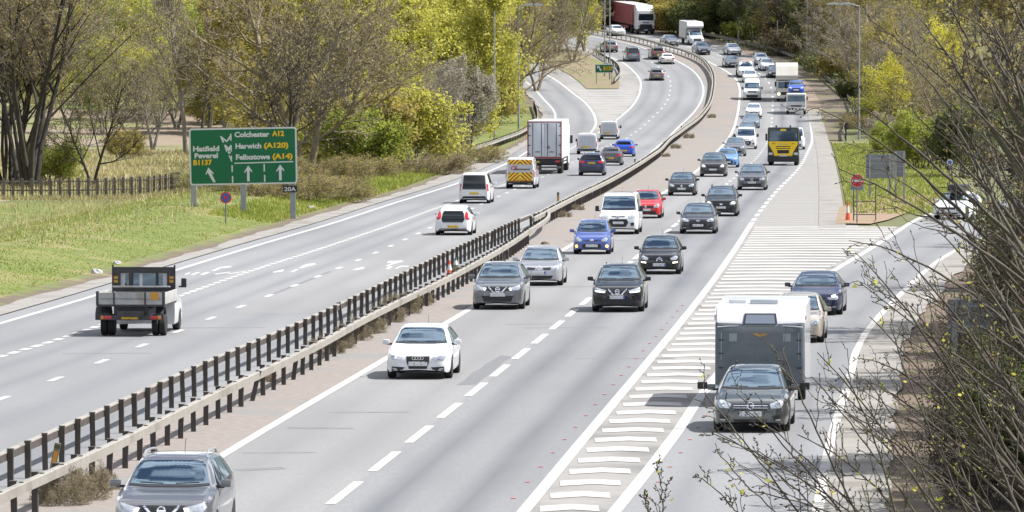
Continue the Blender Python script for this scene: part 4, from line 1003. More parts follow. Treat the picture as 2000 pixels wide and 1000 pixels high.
OC = [  # towards us, on the right carriageway, nearest first
 ("suv", "grey SUV with silver roof rails cut off by the bottom edge of the photo", "suv", 'suv', (4.38, 1.84, 1.59), mgrey, 'vee', dict(badge='round', drl='in', roof_rail='s'), 327, 1066, mid12),
 ("hatchback", "white hatchback with a four ring badge and large black grille, alone in the near lane", "car", 'hatch', (4.30, 1.79, 1.43), wht, 'rings', dict(badge='rings'), 821, 738, mid12),
 ("suv", "black SUV with roof rails and a chrome vee grille, right of the grey one", "suv", 'suv', (4.39, 1.81, 1.60), blk, 'vee', dict(badge='round', drl='slit', roof_rail='s', plate='eu'), 1208, 608, mid23),
 ("suv", "grey SUV with a chrome vee grille just in front of the silver hatchback", "suv", 'suv', (4.38, 1.81, 1.60), mgrey, 'vee', dict(badge='round', drl='in'), 975, 603, mid12),
 ("hatchback", "silver hatchback with twin grille slots and a diamond badge, behind the grey SUV", "car", 'hatch', (4.21, 1.78, 1.46), slv, 'slots', dict(badge='diamond', plate='eu'), 1055, 557, mid12),
 ("hatchback", "black hatchback with double chevron badge and lit running lights", "car", 'small', (3.95, 1.73, 1.53), blk, 'hex', dict(badge='chevrons', drl='low', plate='eu'), 1289, 535, mid23),
 ("hatchback", "small purple blue hatchback with glowing round fog lights", "car", 'small', (3.67, 1.66, 1.50), mblu, 'hex', dict(badge='oval', drl='fog'), 1157, 496, mid12),
 ("van", "white panel van with a dark grille between the purple blue and red hatchbacks", "van", 'van', (4.97, 1.99, 2.0), wht, 'oval', dict(badge='oval', mirror=TRIM), 1209, 457, mid12),
 ("hatchback", "dark plum hatchback with oval badge in the left lane, in front of the black crossover", "car", 'hatch', (4.36, 1.82, 1.48), dkp, 'oval', dict(badge='oval'), 1364, 456, mid23),
 ("hatchback", "red small hatchback half hidden behind the white panel van", "car", 'small', (3.85, 1.70, 1.52), red_, 'wide', dict(badge='ess', drl=None), 1262, 426, mid12),
 ("suv", "black crossover with its headlights on behind the plum hatchback", "suv", 'suv', (4.52, 1.84, 1.62), blk, 'wide', dict(badge='oval', drl='out', roof_rail='b'), 1409, 422, mid23),
 ("hatchback", "black hatchback with a diamond badge ahead of the brown black SUV", "car", 'small', (4.06, 1.73, 1.45), blk, 'wide', dict(badge='diamond'), 1332, 382, mid12),
 ("suv", "charcoal SUV with a wide mesh grille in front of the yellow tipper", "suv", 'suv', (4.69, 1.90, 1.66), dgrey, 'wide', dict(badge='round', roof_rail='s'), 1469, 371, mid23),
 ("suv", "brown black SUV with lit headlights next to the light blue car", "suv", 'suv', (4.60, 1.90, 1.72), paint("brown_black", (.030, .026, .028), .3), 'wide', dict(drl='out'), 1393, 345, mid12),
 ("hatchback", "light blue hatchback tucked behind the brown black SUV", "car", 'small', (3.99, 1.73, 1.47), pblu, 'oval', dict(badge='oval', far=True), 1421, 327, mid12),
 ("suv", "slate grey SUV between the light blue hatchback and a white van", "suv", 'suv', (4.39, 1.81, 1.60), mgrey, 'vee', dict(far=True), 1436, 305, mid12),
 ("van", "white panel van directly behind the slate grey SUV", "van", 'van', (4.82, 1.93, 1.98), wht, 'oval', dict(mirror=TRIM, far=True), 1457, 291, mid12),
 ("van", "white van mostly hidden behind the yellow tipper", "van", 'van', (4.97, 1.95, 2.0), wht, 'wide', dict(far=True), 1551, 292, mid23),
 ("hatchback", "grey car with only its roof and windscreen showing above a white van", "car", 'hatch', (4.3, 1.79, 1.46), mgrey, 'wide', dict(far=True), 1459, 267, mid12),
 ("hatchback", "pale blue grey car second behind the white van in the middle queue", "car", 'hatch', (4.3, 1.79, 1.46), bgr, 'wide', dict(far=True), 1467, 250, mid12),
 ("saloon_car", "white saloon with a dark grille in front of the high roof van", "car", 'saloon', (4.6, 1.81, 1.45), wht, 'wide', dict(badge='round', far=True), 1472, 229, mid12),
 ("van", "white high roof van with black lower bumper in the far queue", "van", 'highvan', (5.6, 2.07, 2.4), wht, 'wide', dict(mirror=TRIM, far=True), 1469, 195, mid12),
 ("hatchback", "white car peeping out above the high roof van", "car", 'hatch', (4.3, 1.79, 1.46), wht, 'wide', dict(far=True), 1465, 161, mid12),
 ("hatchback", "dark car half hidden by the white box lorry", "car", 'hatch', (4.3, 1.79, 1.46), blk, 'wide', dict(far=True), 1513, 152, mid23),
 ("hatchback", "white hatchback left of the box lorry, the nearer of two pale cars", "car", 'hatch', (4.36, 1.82, 1.48), wht, 'oval', dict(far=True), 1499, 138, mid23),
 ("hatchback", "silver hatchback behind the white one near the right verge", "car", 'hatch', (4.2, 1.78, 1.48), slv, 'wide', dict(far=True), 1488, 127, mid23),
 ("saloon_car", "dark grey car left of the white pickup with the amber light bar", "car", 'saloon', (4.5, 1.80, 1.45), dgrey, 'wide', dict(far=True), 1430, 132, mid12),
 ("hatchback", "silver estate car alone in the far left lane", "car", 'hatch', (4.5, 1.77, 1.50), slv, 'wide', dict(far=True), 1434, 108, mid23),
 ("suv", "dark blue SUV in front of the small white box van", "suv", 'suv', (4.5, 1.85, 1.65), paint("slate_blue", (.05, .065, .09), .4), 'wide', dict(far=True), 1373, 107, mid23),
 ("saloon_car", "grey saloon in the middle of the far bend, left of the small white box van", "car", 'saloon', (4.5, 1.80, 1.45), mgrey, 'wide', dict(far=True), 1312, 90, mid12),
 ("saloon_car", "white saloon in front of the red lorry at the far bend", "car", 'saloon', (4.5, 1.80, 1.45), wht, 'wide', dict(far=True), 1208, 70, mid12),
]
for nm, lb, ct, T, dm, col, st, kw, px, py, f in OC:
    oncoming(car(nm, lb, ct, T, dm, col, st, group="traffic coming towards us", **kw), px, py, f)
SLG = "traffic on the entry slip road"
oncoming(car("hatchback", "green grey hatchback with extended mirrors towing the caravan", "car", 'hatch', (4.37, 1.81, 1.49), ggr, 'chrome', badge='round', plate='w', group=SLG), 1469, 841, mslip, R(-1))
oncoming(car("hatchback", "small champagne hatchback right behind the caravan", "car", 'small', (3.9, 1.65, 1.49), bge, 'hex', group=SLG), 1558, 668, mslip)
oncoming(car("saloon_car", "navy saloon with an amber lit headlight last in the slip road queue", "car", 'saloon', (4.7, 1.83, 1.43), nvy, 'rings', drl='out', group=SLG), 1594, 614, mslip)
v = car("hatchback", "white car with a dark roof box seen through branches on the slip road", "car", 'hatch', (4.3, 1.79, 1.46), wht, 'wide', group=SLG, far=True); oncoming(v, 1858, 428, lambda Y: Y * .35)
MB().box((0, -.2, 1.66), (.75, 1.9, .36), .12, 3).obj("roof_box", TRIM, v.root, 40)
OG = "traffic going away from us"
tailv = dict(tail=[(.62, .66), (.72, .86), (.80, .84), (.84, .64), (.92, .55), (.80, .52), (.66, .57)], plate=.30, win=[(-.55, .44), (.55, .44), (.62, .54), (.58, .74), (.50, .82), (-.50, .82), (-.58, .74), (-.62, .54)], bump=1)
outgoing(car("hatchback", "white hatchback with tall red tail lamps and a dark rear window", "car", 'hatch', (4.37, 1.80, 1.45), wht, 'wide', True, rear=tailv, group=OG), 887, 459, ml)
vv = dict(win=[(-.76, .45), (.76, .45), (.74, .56), (.68, .90), (-.68, .90), (-.74, .56)], tail=[(.80, .62), (.90, .62), (.93, .40), (.84, .40)], plate=.33)
outgoing(car("minivan", "white tall minivan with a big dark rear window in the nearside lane", "van", 'mpv', (4.4, 1.83, 1.85), wht, 'wide', True, rear=vv, group=OG), 928, 397, lambda Y: (E0(Y) + L0(Y)) / 2 + .6)
outgoing(car("suv", "dark blue SUV with red tail lamps and silver roof rails behind the large white lorry", "suv", 'suv', (4.6, 1.90, 1.65), nvy, 'wide', True, roof_rail='s', rear=dict(tail=[(.50, .62), (.86, .66), (.90, .58), (.84, .54), (.52, .56)], plate=.56), group=OG), 1156, 343, ml)
outgoing(car("saloon_car", "dark grey saloon half hidden by the dark blue SUV", "car", 'saloon', (4.7, 1.82, 1.44), dgrey, 'wide', True, rear=dict(plate=.40), group=OG), 1193, 323, mr)
outgoing(car("hatchback", "bright blue hatchback in the overtaking lane by the median", "car", 'hatch', (4.1, 1.78, 1.45), blu, 'wide', True, rear=dict(plate=.36), group=OG), 1219, 306, mr)
def smallvan(lb, px, py, f):
    v = car("van", lb, "van", 'van', (4.4, 1.83, 1.84), wht, 'wide', True, rear=dict(tail=[(.86, .64), (.93, .64), (.95, .34), (.88, .34)], plate=.36, low=False), group=OG, far=True, mirror=TRIM)
    H, hw = 1.84, .915
    v.decal("rear_door", [(-.78 * hw, .24 * H), (-.01, .24 * H), (-.01, .93 * H), (-.68 * hw, .93 * H)], paint("van_door", (.45, .47, .51)), 'rear', .010); v.decal("rear_door", [(.78 * hw, .24 * H), (.01, .24 * H), (.01, .93 * H), (.68 * hw, .93 * H)], paint("van_door", (.45, .47, .51)), 'rear', .010)
    MB().box((-.25, -2.235, .34 * H), (.5, .02, .11)).obj("number_plate", PY_, v.root); outgoing(v, px, py, f)
smallvan("white small van between the large lorry and the saloon", 1147, 301, ml)
smallvan("white small van furthest ahead, beside the pale paved nose", 1190, 272, ml)
outgoing(car("hatchback", "grey hatchback with red tail lamps alone on the bend", "car", 'hatch', (4.3, 1.79, 1.47), mgrey, 'wide', True, group=OG, far=True), 1283, 157, ml)
outgoing(car("saloon_car", "white low car beside the median on the bend", "car", 'saloon', (4.3, 1.77, 1.33), wht, 'wide', True, group=OG, far=True), 1304, 125, mr)
outgoing(car("suv", "bronze brown people carrier behind the white low car", "car", 'suv', (4.4, 1.82, 1.62), brn, 'wide', True, roof_rail='s', group=OG, far=True), 1285, 116, mr)
outgoing(car("minivan", "blue grey van in the left lane of the far bend", "van", 'mpv', (4.5, 1.83, 1.82), bgr, 'wide', True, group=OG, far=True), 1236, 120, ml)
outgoing(car("hatchback", "grey car behind the tall posts at the far bend", "car", 'hatch', (4.3, 1.79, 1.47), mgrey, 'wide', True, group=OG, far=True), 1193, 102, ml)
# ------------------------------------------------------------------ vans with boxes, lorries, caravan
RG = "large vehicles in the traffic"
def box_obj(v, name, c, d, m, bev=.02, parent=None): return MB().box(c, d, bev, 2).obj(name, m, parent or v.root, 40)
# white lorry, rear towards us
v = Veh("lorry", "large white box lorry seen from behind with maroon rear frame", "lorry", RG)
LW = noisy("lorry_white", (.60, .61, .63), (.55, .56, .58), .6, 4, .45); FR = paint("maroon_frame", (.30, .03, .05)); DOORW = noisy("lorry_door", (.60, .62, .67), (.54, .56, .61), .8, 4, .5)
L = 13.6; b = box_obj(v, "trailer_body", (0, 0, 2.50), (2.50, L, 2.72), LW, .03)
yb = -L / 2
q = MB()
for x in (-1.2, 1.2): q.box((x * 1.015, yb - .02, 2.50), (.08, .06, 2.72))
q.box((0, yb - .021, 1.21), (2.34, .06, .10)); q.box((0, yb - .021, 3.81), (2.34, .06, .08)); q.obj("rear_frame", FR, v.root)
for s_ in (-1, 1):
    d_ = box_obj(v, "rear_door", (s_ * .575, yb - .02, 2.5), (1.12, .05, 2.44), DOORW, .01)
    q = MB()
    for x in (s_ * .22, s_ * .86): q.tube([(x, yb - .07, 1.3), (x, yb - .07, 3.7)], .022, 6)
    q.obj("lock_rod", TRIM, d_); q = MB()
    for z in (1.45, 2.1, 2.8, 3.5): q.box((s_ * 1.10, yb - .055, z), (.16, .03, .06))
    q.obj("hinge", TRIM, d_)
    q = MB().box((s_ * .5, yb - .07, 1.62), (.34, .03, .05)); q.obj("handle", TRIM, d_)
MB().lathe([(-.01, .13), (.01, .13)], 'y', 14).obj("round_mark", mat("grey_mark", (.25, .26, .28), .6), v.root).location = (.28, yb - .055, 1.95)
box_obj(v, "chassis", (0, .2, 1.0), (1.0, L - .6, .30), TRIM); box_obj(v, "rear_panel", (0, yb + .12, .92), (2.44, .16, .42), TRIM, .01)
box_obj(v, "underrun_bar", (0, yb + .10, .50), (2.40, .12, .16), mat("bar_grey", (.12, .12, .13), .5), .02)
for s_ in (-1, 1): box_obj(v, "tail_light", (s_ * .95, yb + .03, .93), (.36, .03, .16), TAIL, .01)
box_obj(v, "number_plate", (-.62, yb + .02, .90), (.52, .02, .12), PY_, 0)
box_obj(v, "side_guard", (1.2, .6, .72), (.05, 5.2, .10), LW, .01); box_obj(v, "side_guard", (1.2, .6, .95), (.05, 5.2, .10), LW, .01); box_obj(v, "side_guard", (-1.2, .6, .82), (.05, 5.2, .30), LW, .01)
v.wheels((1.02, -1.02), (yb + 2.2, yb + 3.5, yb + 4.8, L / 2 + .4), .48, .34)
q = MB()
for s_ in (-1, 1): q.box((s_ * 1.02, yb + 1.5, .62), (.42, .03, .55))
q.obj("mud_flap", TRIM, v.root)
box_obj(v, "cab", (0, L / 2 + 1.6, 2.0), (2.45, 2.1, 3.0), LW, .12); box_obj(v, "bumper", (0, L / 2 + 1.7, .55), (2.4, 2.0, .4), TRIM, .05); v.mirrors(1.25, L / 2 + 2.2, 2.3, TRIM, (.2, .15, .6))
v.wheels((1.02, -1.02), (L / 2 + 1.9,), .48, .30)
v.place(1066, 339, L0, True, -(yb + 2.2) - .0)
# hi-vis van, rear towards us
v = car("van", "white van with red and yellow chevron striped rear doors", "van", 'van', (5.1, 1.95, 2.05), wht, 'wide', True, rear=dict(tail=[(.90, .62), (.96, .62), (.97, .36), (.92, .36)], plate=.30, low=False, glass=False), group=OG, mirror=TRIM)
H, hw = 2.05, .975
YV, RV = mat("hivis_yellow", (.72, .62, .02), .5), mat("hivis_red", (.38, .03, .02), .5)
def tri_band(z0, z1, n):
    v.decal("hivis_panel", [(-.80, z0), (.80, z0), (.80 - (z1 - 1.2) * .10 if z1 > 1.2 else .80, z1), (-.80 + (z1 - 1.2) * .10 if z1 > 1.2 else -.80, z1)], YV, 'rear', .010)
    p = .27; w = .13
    for s_ in (-1, 1):
        for i in range(-4, 6):
            # a slanted stripe rising towards the middle, clipped to the band
            def xs(z): return .05 + i * p + (z1 - z) * 1.1
            pts = []
            zs = [z0 + (z1 - z0) * j / 8 for j in range(9)]
            lo = [(max(0, min(.79, xs(z))), z) for z in zs]; hi = [(max(0, min(.79, xs(z) + w)), z) for z in zs]
            keep = [(a, b_) for a, b_ in zip(lo, hi) if b_[0] - a[0] > .004]
            if len(keep) < 2: continue
            pl = [a for a, _ in keep] + [b_ for _, b_ in keep][::-1]
            v.decal("hivis_stripe", [(s_ * a, z) for a, z in pl], RV, 'rear', .016, cuts=1)
tri_band(.46, 1.06, 3); tri_band(1.58, 1.88, 2)
v.decal("door_panel", [(-.80, 1.065), (.80, 1.065), (.76, 1.575), (-.76, 1.575)], paint("van_door", (.45, .47, .51)), 'rear', .011)
v.decal("rear_bumper", [(-.93, .44), (.93, .44), (.92, .30), (-.92, .30)], TRIM, 'rear', .012)
h = v.bvh.ray_cast(Vector((0, -20, 1.35)), Vector((0, 1, 0)))[0]
text_mesh("CE", .36, mat("logo_red", (.55, .02, .08), .5), v.root, (-.62, h.y - .02, 1.22), bold=.012)
MB().box((.12, h.y - .02, 1.26), (1.05, .012, .085)).obj("logo_bar", mat("logo_brown", (.12, .07, .03), .5), v.root)
text_mesh("CE", .42, mat("logo_red_faint", (.62, .22, .22), .5), v.root, (.985, .0, 1.15), rot=(R(90), 0, R(90)))
outgoing(v, 1018, 368, lambda Y: L0(Y) + .2)
# flatbed truck, rear towards us
v = Veh("flatbed_truck", "white dropside flatbed truck with a black mesh headboard, nearest vehicle going away", "truck", RG)
me = loft('van', 5.7, 1.98, 2.05, 50, .42); 
for q in me.vertices: q.co.y += .05
v.bind(me); new_obj("cab", me, [wht, TRIM], v.root)
yc = 5.7 * (.5 - .42) + .05
v.decal("rear_window", [(-.62, 1.45), (-.15, 1.45), (-.15, 1.86), (-.60, 1.86)], GLASS, 'rear', .01); v.decal("rear_window", [(.62, 1.45), (-.05, 1.45), (-.05, 1.86), (.60, 1.86)], GLASS, 'rear', .01)
for sd in ('left', 'right'): v.decal("side_window", [(1.75, 1.2), (1.35, 1.72), (.65, 1.75), (.65, 1.2)], GLASS, sd, .008)
ALU = noisy("dropside_alloy", (.40, .40, .39), (.30, .30, .295), 3, 6, .5, c3=(.22, .19, .15), scale3=1.2, lo3=.55, hi3=.7); DKS = noisy("dark_steel", (.03, .03, .034), (.05, .05, .055), 3, 4, .6)
y0, y1 = -2.75, .42
box_obj(v, "bed_floor", (0, (y0 + y1) / 2, .98), (2.12, y1 - y0, .07), DKS, .01)
tb = MB().box((0, y0, 1.20), (2.02, .04, .37)).obj("tailboard", ALU, v.root)
q = MB()
for x in (-.52, .47): q.box((x, y0 - .03, 1.20), (.05, .03, .40))
q.box((0, y0 - .026, 1.19), (1.9, .012, .012)).obj("tailboard_strap", DKS, tb)
MB().box((.76, y0 - .035, 1.28), (.26, .02, .24)).obj("warning_plate", mat("plate_orange", (.50, .25, .03), .5), tb)
for s_ in (-1, 1):
    box_obj(v, "corner_post", (s_ * 1.05, y0 + .02, 1.20), (.09, .09, .46), DKS, .01)
    box_obj(v, "dropside", (s_ * 1.06, (y0 + y1) / 2 + .06, 1.20), (.04, y1 - y0 - .15, .37), ALU, .01)
hb = MB()
for x in (-1.0, 1.0): hb.box((x, y1, 1.56), (.05, .05, 1.18))
hb.box((0, y1, 1.98), (2.0, .05, .20)).box((0, y1, 1.36), (2.0, .04, .14)); hb.box((-.86, y1, 1.66), (.22, .03, .5)).box((.86, y1, 1.66), (.22, .03, .5)).box((.42, y1, 1.66), (.07, .03, .5)).box((-.42, y1, 1.66), (.12, .03, .5))
hb.obj("headboard", DKS, v.root)
q = MB()
for x in (-.9, .9):
    for z in (1.62, 1.74): q.box((x, y1 - .025, z), (.13, .01, .09))
q.obj("warning_plate", mat("plate_orange", (.50, .25, .03), .5), v.root)
box_obj(v, "toolbox_rail", (-.03, y1 - .35, 1.46), (1.85, .12, .05), ALU, .01)
box_obj(v, "chassis", (0, -.9, .72), (.85, 3.8, .2), DKS, .01); box_obj(v, "rear_panel", (0, y0 + .22, .80), (1.1, .05, .28), DKS, .01)
box_obj(v, "light_bar", (0, y0 + .10, .60), (1.95, .06, .17), DKS, .01)
for s_ in (-1, 1):
    t_ = box_obj(v, "tail_light", (s_ * .78, y0 + .055, .60), (.34, .03, .11), TAIL, .01); box_obj(v, "indicator", (s_ * .91, y0 + .045, .60), (.09, .03, .11), mat("amber_lens", (.5, .22, .03), .3), .005, t_)
    MB().prism([(-.42, .50), (-.42, .72), (-.2, .92), (.2, .92), (.42, .72), (.42, .5), (.38, .5), (.38, .70), (.18, .87), (-.18, .87), (-.38, .70), (-.38, .5)], 'x', s_ * .98 - .22, s_ * .98 + .02 if s_ > 0 else s_ * .98 + .22).obj("mudguard", DKS, v.root).location = (-.02 * s_, y0 + .85, 0)
box_obj(v, "number_plate", (-.03, y0 + .045, .61), (.54, .03, .13), PY_, 0)
v.wheels((.93, .70, -.93, -.70), (y0 + .85,), .34, .20); v.wheels((.86, -.86), (1.95,), .34, .22)
v.mirrors(1.02, 1.75, 1.52, TRIM, (.17, .12, .30))
v.place(262, 655, lambda Y: (L0(Y) + D2(Y)) / 2, True, -(y0 + .85))
# yellow and black tipper, front towards us
def cab_box(v, c, d, m, bev, name="cab"):
    q = MB().box(c, d, bev, 3); me = q.mesh(name, 40); v.bind(me); return new_obj(name, me, m, v.root)
v = Veh("tipper_lorry", "yellow and black tipper lorry with a dark windscreen", "lorry", RG)
cab_box(v, (0, 2.9, 1.80), (2.42, 2.0, 2.36), dgn, .12)
v.decal("windscreen", [(-1.08, 1.92), (1.08, 1.92), (1.03, 2.72), (-1.03, 2.72)], GLASS, offs=.012)
v.decal("front_panel", [(-1.14, 1.89), (1.14, 1.89), (1.12, 1.62), (.78, 1.05), (.70, .74), (-.70, .74), (-.78, 1.05), (-1.12, 1.62)], yel, offs=.018)
v.decal("visor", [(-.24, 2.72), (.24, 2.72), (.20, 2.86), (-.20, 2.86)], yel, offs=.02)
for z in (1.52, 1.38): v.decal("grille_slot", [(-.58, z), (.58, z), (.56, z - .06), (-.56, z - .06)], TRIM, offs=.026)
v.decal("grille", [(-.48, 1.22), (.48, 1.22), (.44, .95), (-.44, .95)], TRIM, offs=.026)
v.decal("maker_plate", [(-.40, 1.72), (.40, 1.72), (.40, 1.64), (-.40, 1.64)], mat("cream_text", (.5, .42, .2), .5), offs=.026)
v.both("air_slot", [(.62, 1.72), (.86, 1.74), (.84, 1.69), (.64, 1.68)], TRIM, offs=.026)
box_obj(v, "bumper", (0, 3.86, .52), (2.46, .30, .46), TRIM, .05)
for o in (1, -1): box_obj(v, "headlight", (o * .98, 3.99, .92), (.32, .10, .20), LAMP, .03)
box_obj(v, "number_plate", (0, 4.03, .78), (.52, .02, .11), PW_, 0)
v.mirrors(1.22, 3.6, 2.22, TRIM, (.16, .14, .55))
q = MB()
for x in (-.55, .55): q.lathe([(2.98, .07), (3.10, .07), (3.16, .03)], 'z', 10, (x, 3.3, 0))
q.obj("beacon", TRIM, v.root)
tp = MB().prism([(-1.12, 1.25), (-1.15, 2.35), (1.15, 2.35), (1.12, 1.25)], 'y', -3.6, 1.7).obj("tipper_body", noisy("tipper_grey", (.16, .17, .17), (.22, .22, .21), 2, 5), v.root)
box_obj(v, "chassis", (0, 0, .95), (.9, 7.2, .3), TRIM); v.wheels((1.0, -1.0), (2.95, 1.3, -1.9, -3.2), .50, .32)
oncoming_ = lambda v_, px, py, f, ax: v_.place(px, py, f, False, ax)
oncoming_(v, 1530, 323, mid23, 2.95)
# car transporter and its load
v = Veh("recovery_truck", "small white recovery truck carrying a blue car", "truck", RG)
cab_box(v, (0, 2.6, 1.45), (2.15, 1.7, 1.75), wht, .14)
v.decal("windscreen", [(-.95, 1.42), (.95, 1.42), (.90, 2.10), (-.90, 2.10)], GLASS, offs=.012)
v.decal("grille", [(-.62, 1.02), (.62, 1.02), (.58, .86), (-.58, .86)], TRIM, offs=.014)
v.both("headlight", [(.70, .98), (.98, 1.0), (.98, .80), (.70, .82)], LAMP, offs=.016)
bp = box_obj(v, "bumper", (0, 3.42, .60), (2.12, .20, .34), wht, .05); q = MB()
for x in (-.75, -.4, 0, .4, .75): q.box((x, 3.525, .60), (.18, .012, .14))
q.obj("bumper_slot", TRIM, bp); v.mirrors(1.08, 3.2, 1.75, TRIM, (.16, .12, .42))
bed = MB().prism([(-3.6, 1.75), (1.7, 2.12), (1.7, 2.2), (-3.6, 1.83)], 'x', -1.08, 1.08).obj("bed", mat("bed_grey", (.2, .2, .21), .5), v.root)
q = MB()
for x in (-1.0, 1.0):
    for y_ in (-3.3, -1.6, .2, 1.55): q.box((x, y_, 1.35), (.08, .10, 1.1))
q.obj("bed_frame", TRIM, v.root); box_obj(v, "chassis", (0, 0, .75), (.85, 6.4, .25), TRIM); v.wheels((.92, -.92), (2.5, -1.9), .40, .26)
oncoming_(v, 1555, 223, mid23, 2.5); tm = v.root.matrix_world.copy()
v = car("hatchback", "bright blue car riding on the bed of the recovery truck", "car", 'mpv', (4.1, 1.75, 1.62), blu, 'wide', far=True)
v.root.matrix_world = tm @ Matrix.Translation((0, -.35, 1.985)) @ Matrix.Rotation(R(4), 4, 'X')
# white box lorry with overcab, behind the recovery truck
v = Veh("box_lorry", "tall cream white box lorry with an overcab behind the recovery truck", "lorry", RG)
CRM = noisy("cream_white", (.60, .585, .54), (.54, .525, .48), .8, 4, .45)
cab_box(v, (0, 3.2, 1.45), (2.35, 1.8, 1.9), CRM, .12)
v.decal("windscreen", [(-1.02, 1.55), (1.02, 1.55), (1.0, 2.28), (-1.0, 2.28)], GLASS, offs=.012); v.decal("grille", [(-.7, 1.12), (.7, 1.12), (.66, .8), (-.66, .8)], TRIM, offs=.014)
v.both("headlight", [(.80, 1.02), (1.05, 1.04), (1.05, .76), (.80, .78)], mat("lit_headlamp", (1, .86, .55), .3, emit=1.5), offs=.016)
box_obj(v, "bumper", (0, 4.06, .58), (2.36, .2, .36), CRM, .05); v.mirrors(1.2, 3.9, 2.0, TRIM, (.18, .14, .55))
MB().prism([(-4.2, .95), (2.2, .95), (2.2, 2.42), (4.0, 2.50), (4.15, 3.0), (3.6, 4.05), (-4.2, 4.05)], 'x', -1.25, 1.25).obj("box_body", CRM, v.root)
box_obj(v, "chassis", (0, 0, .8), (.9, 7.5, .3), TRIM); v.wheels((1.0, -1.0), (3.1, -2.2), .45, .3)
oncoming_(v, 1537, 198, mid23, 3.1)
# luton van
v = Veh("box_van", "small white box van with an overcab among trees at the far bend", "van", RG)
me = loft('highvan', 5.4, 2.0, 2.25, 44, .40)
for q in me.vertices: q.co.y += .3
v.bind(me); new_obj("cab", me, [wht, TRIM], v.root)
v.decal("windscreen", [(-.84, 1.28), (.84, 1.28), (.72, 1.90), (-.72, 1.90)], GLASS, offs=.01); v.decal("grille", [(-.55, .95), (.55, .95), (.5, .6), (-.5, .6)], TRIM, offs=.01); v.both("headlight", [(.62, .98), (.9, 1.1), (.92, .8), (.66, .78)], LAMP, offs=.012)
v.decal("bumper", [(-.9, .55), (.9, .55), (.9, .33), (-.9, .33)], TRIM, offs=.012); v.mirrors(1.0, 2.0, 1.45, TRIM, (.18, .12, .3))
MB().prism([(-3.2, .85), (.6, .85), (.6, 2.2), (1.55, 2.25), (1.75, 2.5), (1.4, 3.05), (-3.2, 3.05)], 'x', -1.1, 1.1).obj("box_body", LW, v.root)
box_obj(v, "chassis", (0, -.6, .7), (.9, 4.6, .22), TRIM); v.wheels((.88, -.88), (2.05, -1.7), .36, .24)
oncoming_(v, 1359, 88, mid23, 2.05)
# red lorry
v = Veh("lorry", "red curtain sided lorry with a white cab at the far bend", "lorry", RG)
cab_box(v, (0, 7.6, 2.0), (2.5, 2.2, 2.7), wht, .16)
v.decal("windscreen", [(-1.08, 1.95), (1.08, 1.95), (1.02, 2.85), (-1.02, 2.85)], GLASS, offs=.012)
v.decal("grille", [(-.80, 1.42), (.80, 1.42), (1.0, .75), (-1.0, .75)], TRIM, offs=.014); MB().box((-.24, 8.71, 1.64), (.36, .03, .13)).box((.24, 8.71, 1.64), (.40, .03, .13)).obj('dark_lettering', TRIM, v.root)
v.both("headlight", [(.86, 1.25), (1.14, 1.32), (1.16, 1.0), (.98, .98)], LAMP, offs=.02)
box_obj(v, "bumper", (0, 8.62, .62), (2.44, .2, .46), TRIM, .05); box_obj(v, "number_plate", (0, 8.75, .62), (.52, .02, .11), PW_, 0); v.mirrors(1.25, 8.3, 2.4, wht, (.2, .16, .6))
MB().prism([(6.4, 3.35), (8.3, 3.35), (8.2, 3.55), (7.3, 4.0), (6.4, 4.05)], 'x', -1.2, 1.2).obj("air_deflector", wht, v.root)
CUR = noisy("curtain_red", (.23, .035, .045), (.29, .06, .07), .7, 4, .6)
box_obj(v, "trailer_body", (0, -.9, 2.60), (2.55, 13.4, 2.75), CUR, .03); box_obj(v, "trailer_roof", (0, -.9, 3.995), (2.5, 13.3, .05), mat("roof_pale", (.5, .45, .44), .5), 0)
box_obj(v, "chassis", (0, 0, 1.0), (1.0, 14.5, .34), TRIM); box_obj(v, "side_guard", (-1.2, .5, .8), (.05, 5, .35), CUR, .01); box_obj(v, "side_guard", (1.2, .5, .8), (.05, 5, .35), CUR, .01)
v.wheels((1.02, -1.02), (7.9, 4.6, -3.2, -4.5, -5.8), .50, .33)
oncoming_(v, 1259, 67, mid23, 7.9)
# pickup with light bar
v = Veh("pickup_truck", "white pickup truck with an amber light bar in the far queue", "truck", RG)
me = loft('van', 5.6, 1.98, 2.0, 44, .42); v.bind(me); new_obj("cab", me, [wht, TRIM], v.root)
v.decal("windscreen", [(-.84, 1.30), (.84, 1.30), (.74, 1.86), (-.74, 1.86)], GLASS, offs=.01); v.decal("grille", [(-.55, .88), (.55, .88), (.5, .55), (-.5, .55)], TRIM, offs=.01); v.both("headlight", [(.6, .95), (.9, 1.05), (.9, .78), (.62, .75)], LAMP, offs=.012)
box_obj(v, "light_bar", (0, .95, 2.05), (1.5, .22, .10), mat("amber_bar", (.6, .26, .08), .4), .02); v.mirrors(1.0, 1.75, 1.45, TRIM, (.18, .12, .3))
box_obj(v, "load_bed", (0, -1.3, 1.1), (2.1, 3.2, .5), mat("bed_grey", (.2, .2, .21), .5), .02); box_obj(v, "headboard", (0, .32, 1.55), (2.1, .06, 1.2), wht, .01); box_obj(v, "chassis", (0, -.9, .7), (.9, 4, .2), TRIM)
v.wheels((.88, -.88), (1.82, -1.7), .35, .24); oncoming_(v, 1457, 151, mid12, 1.82)
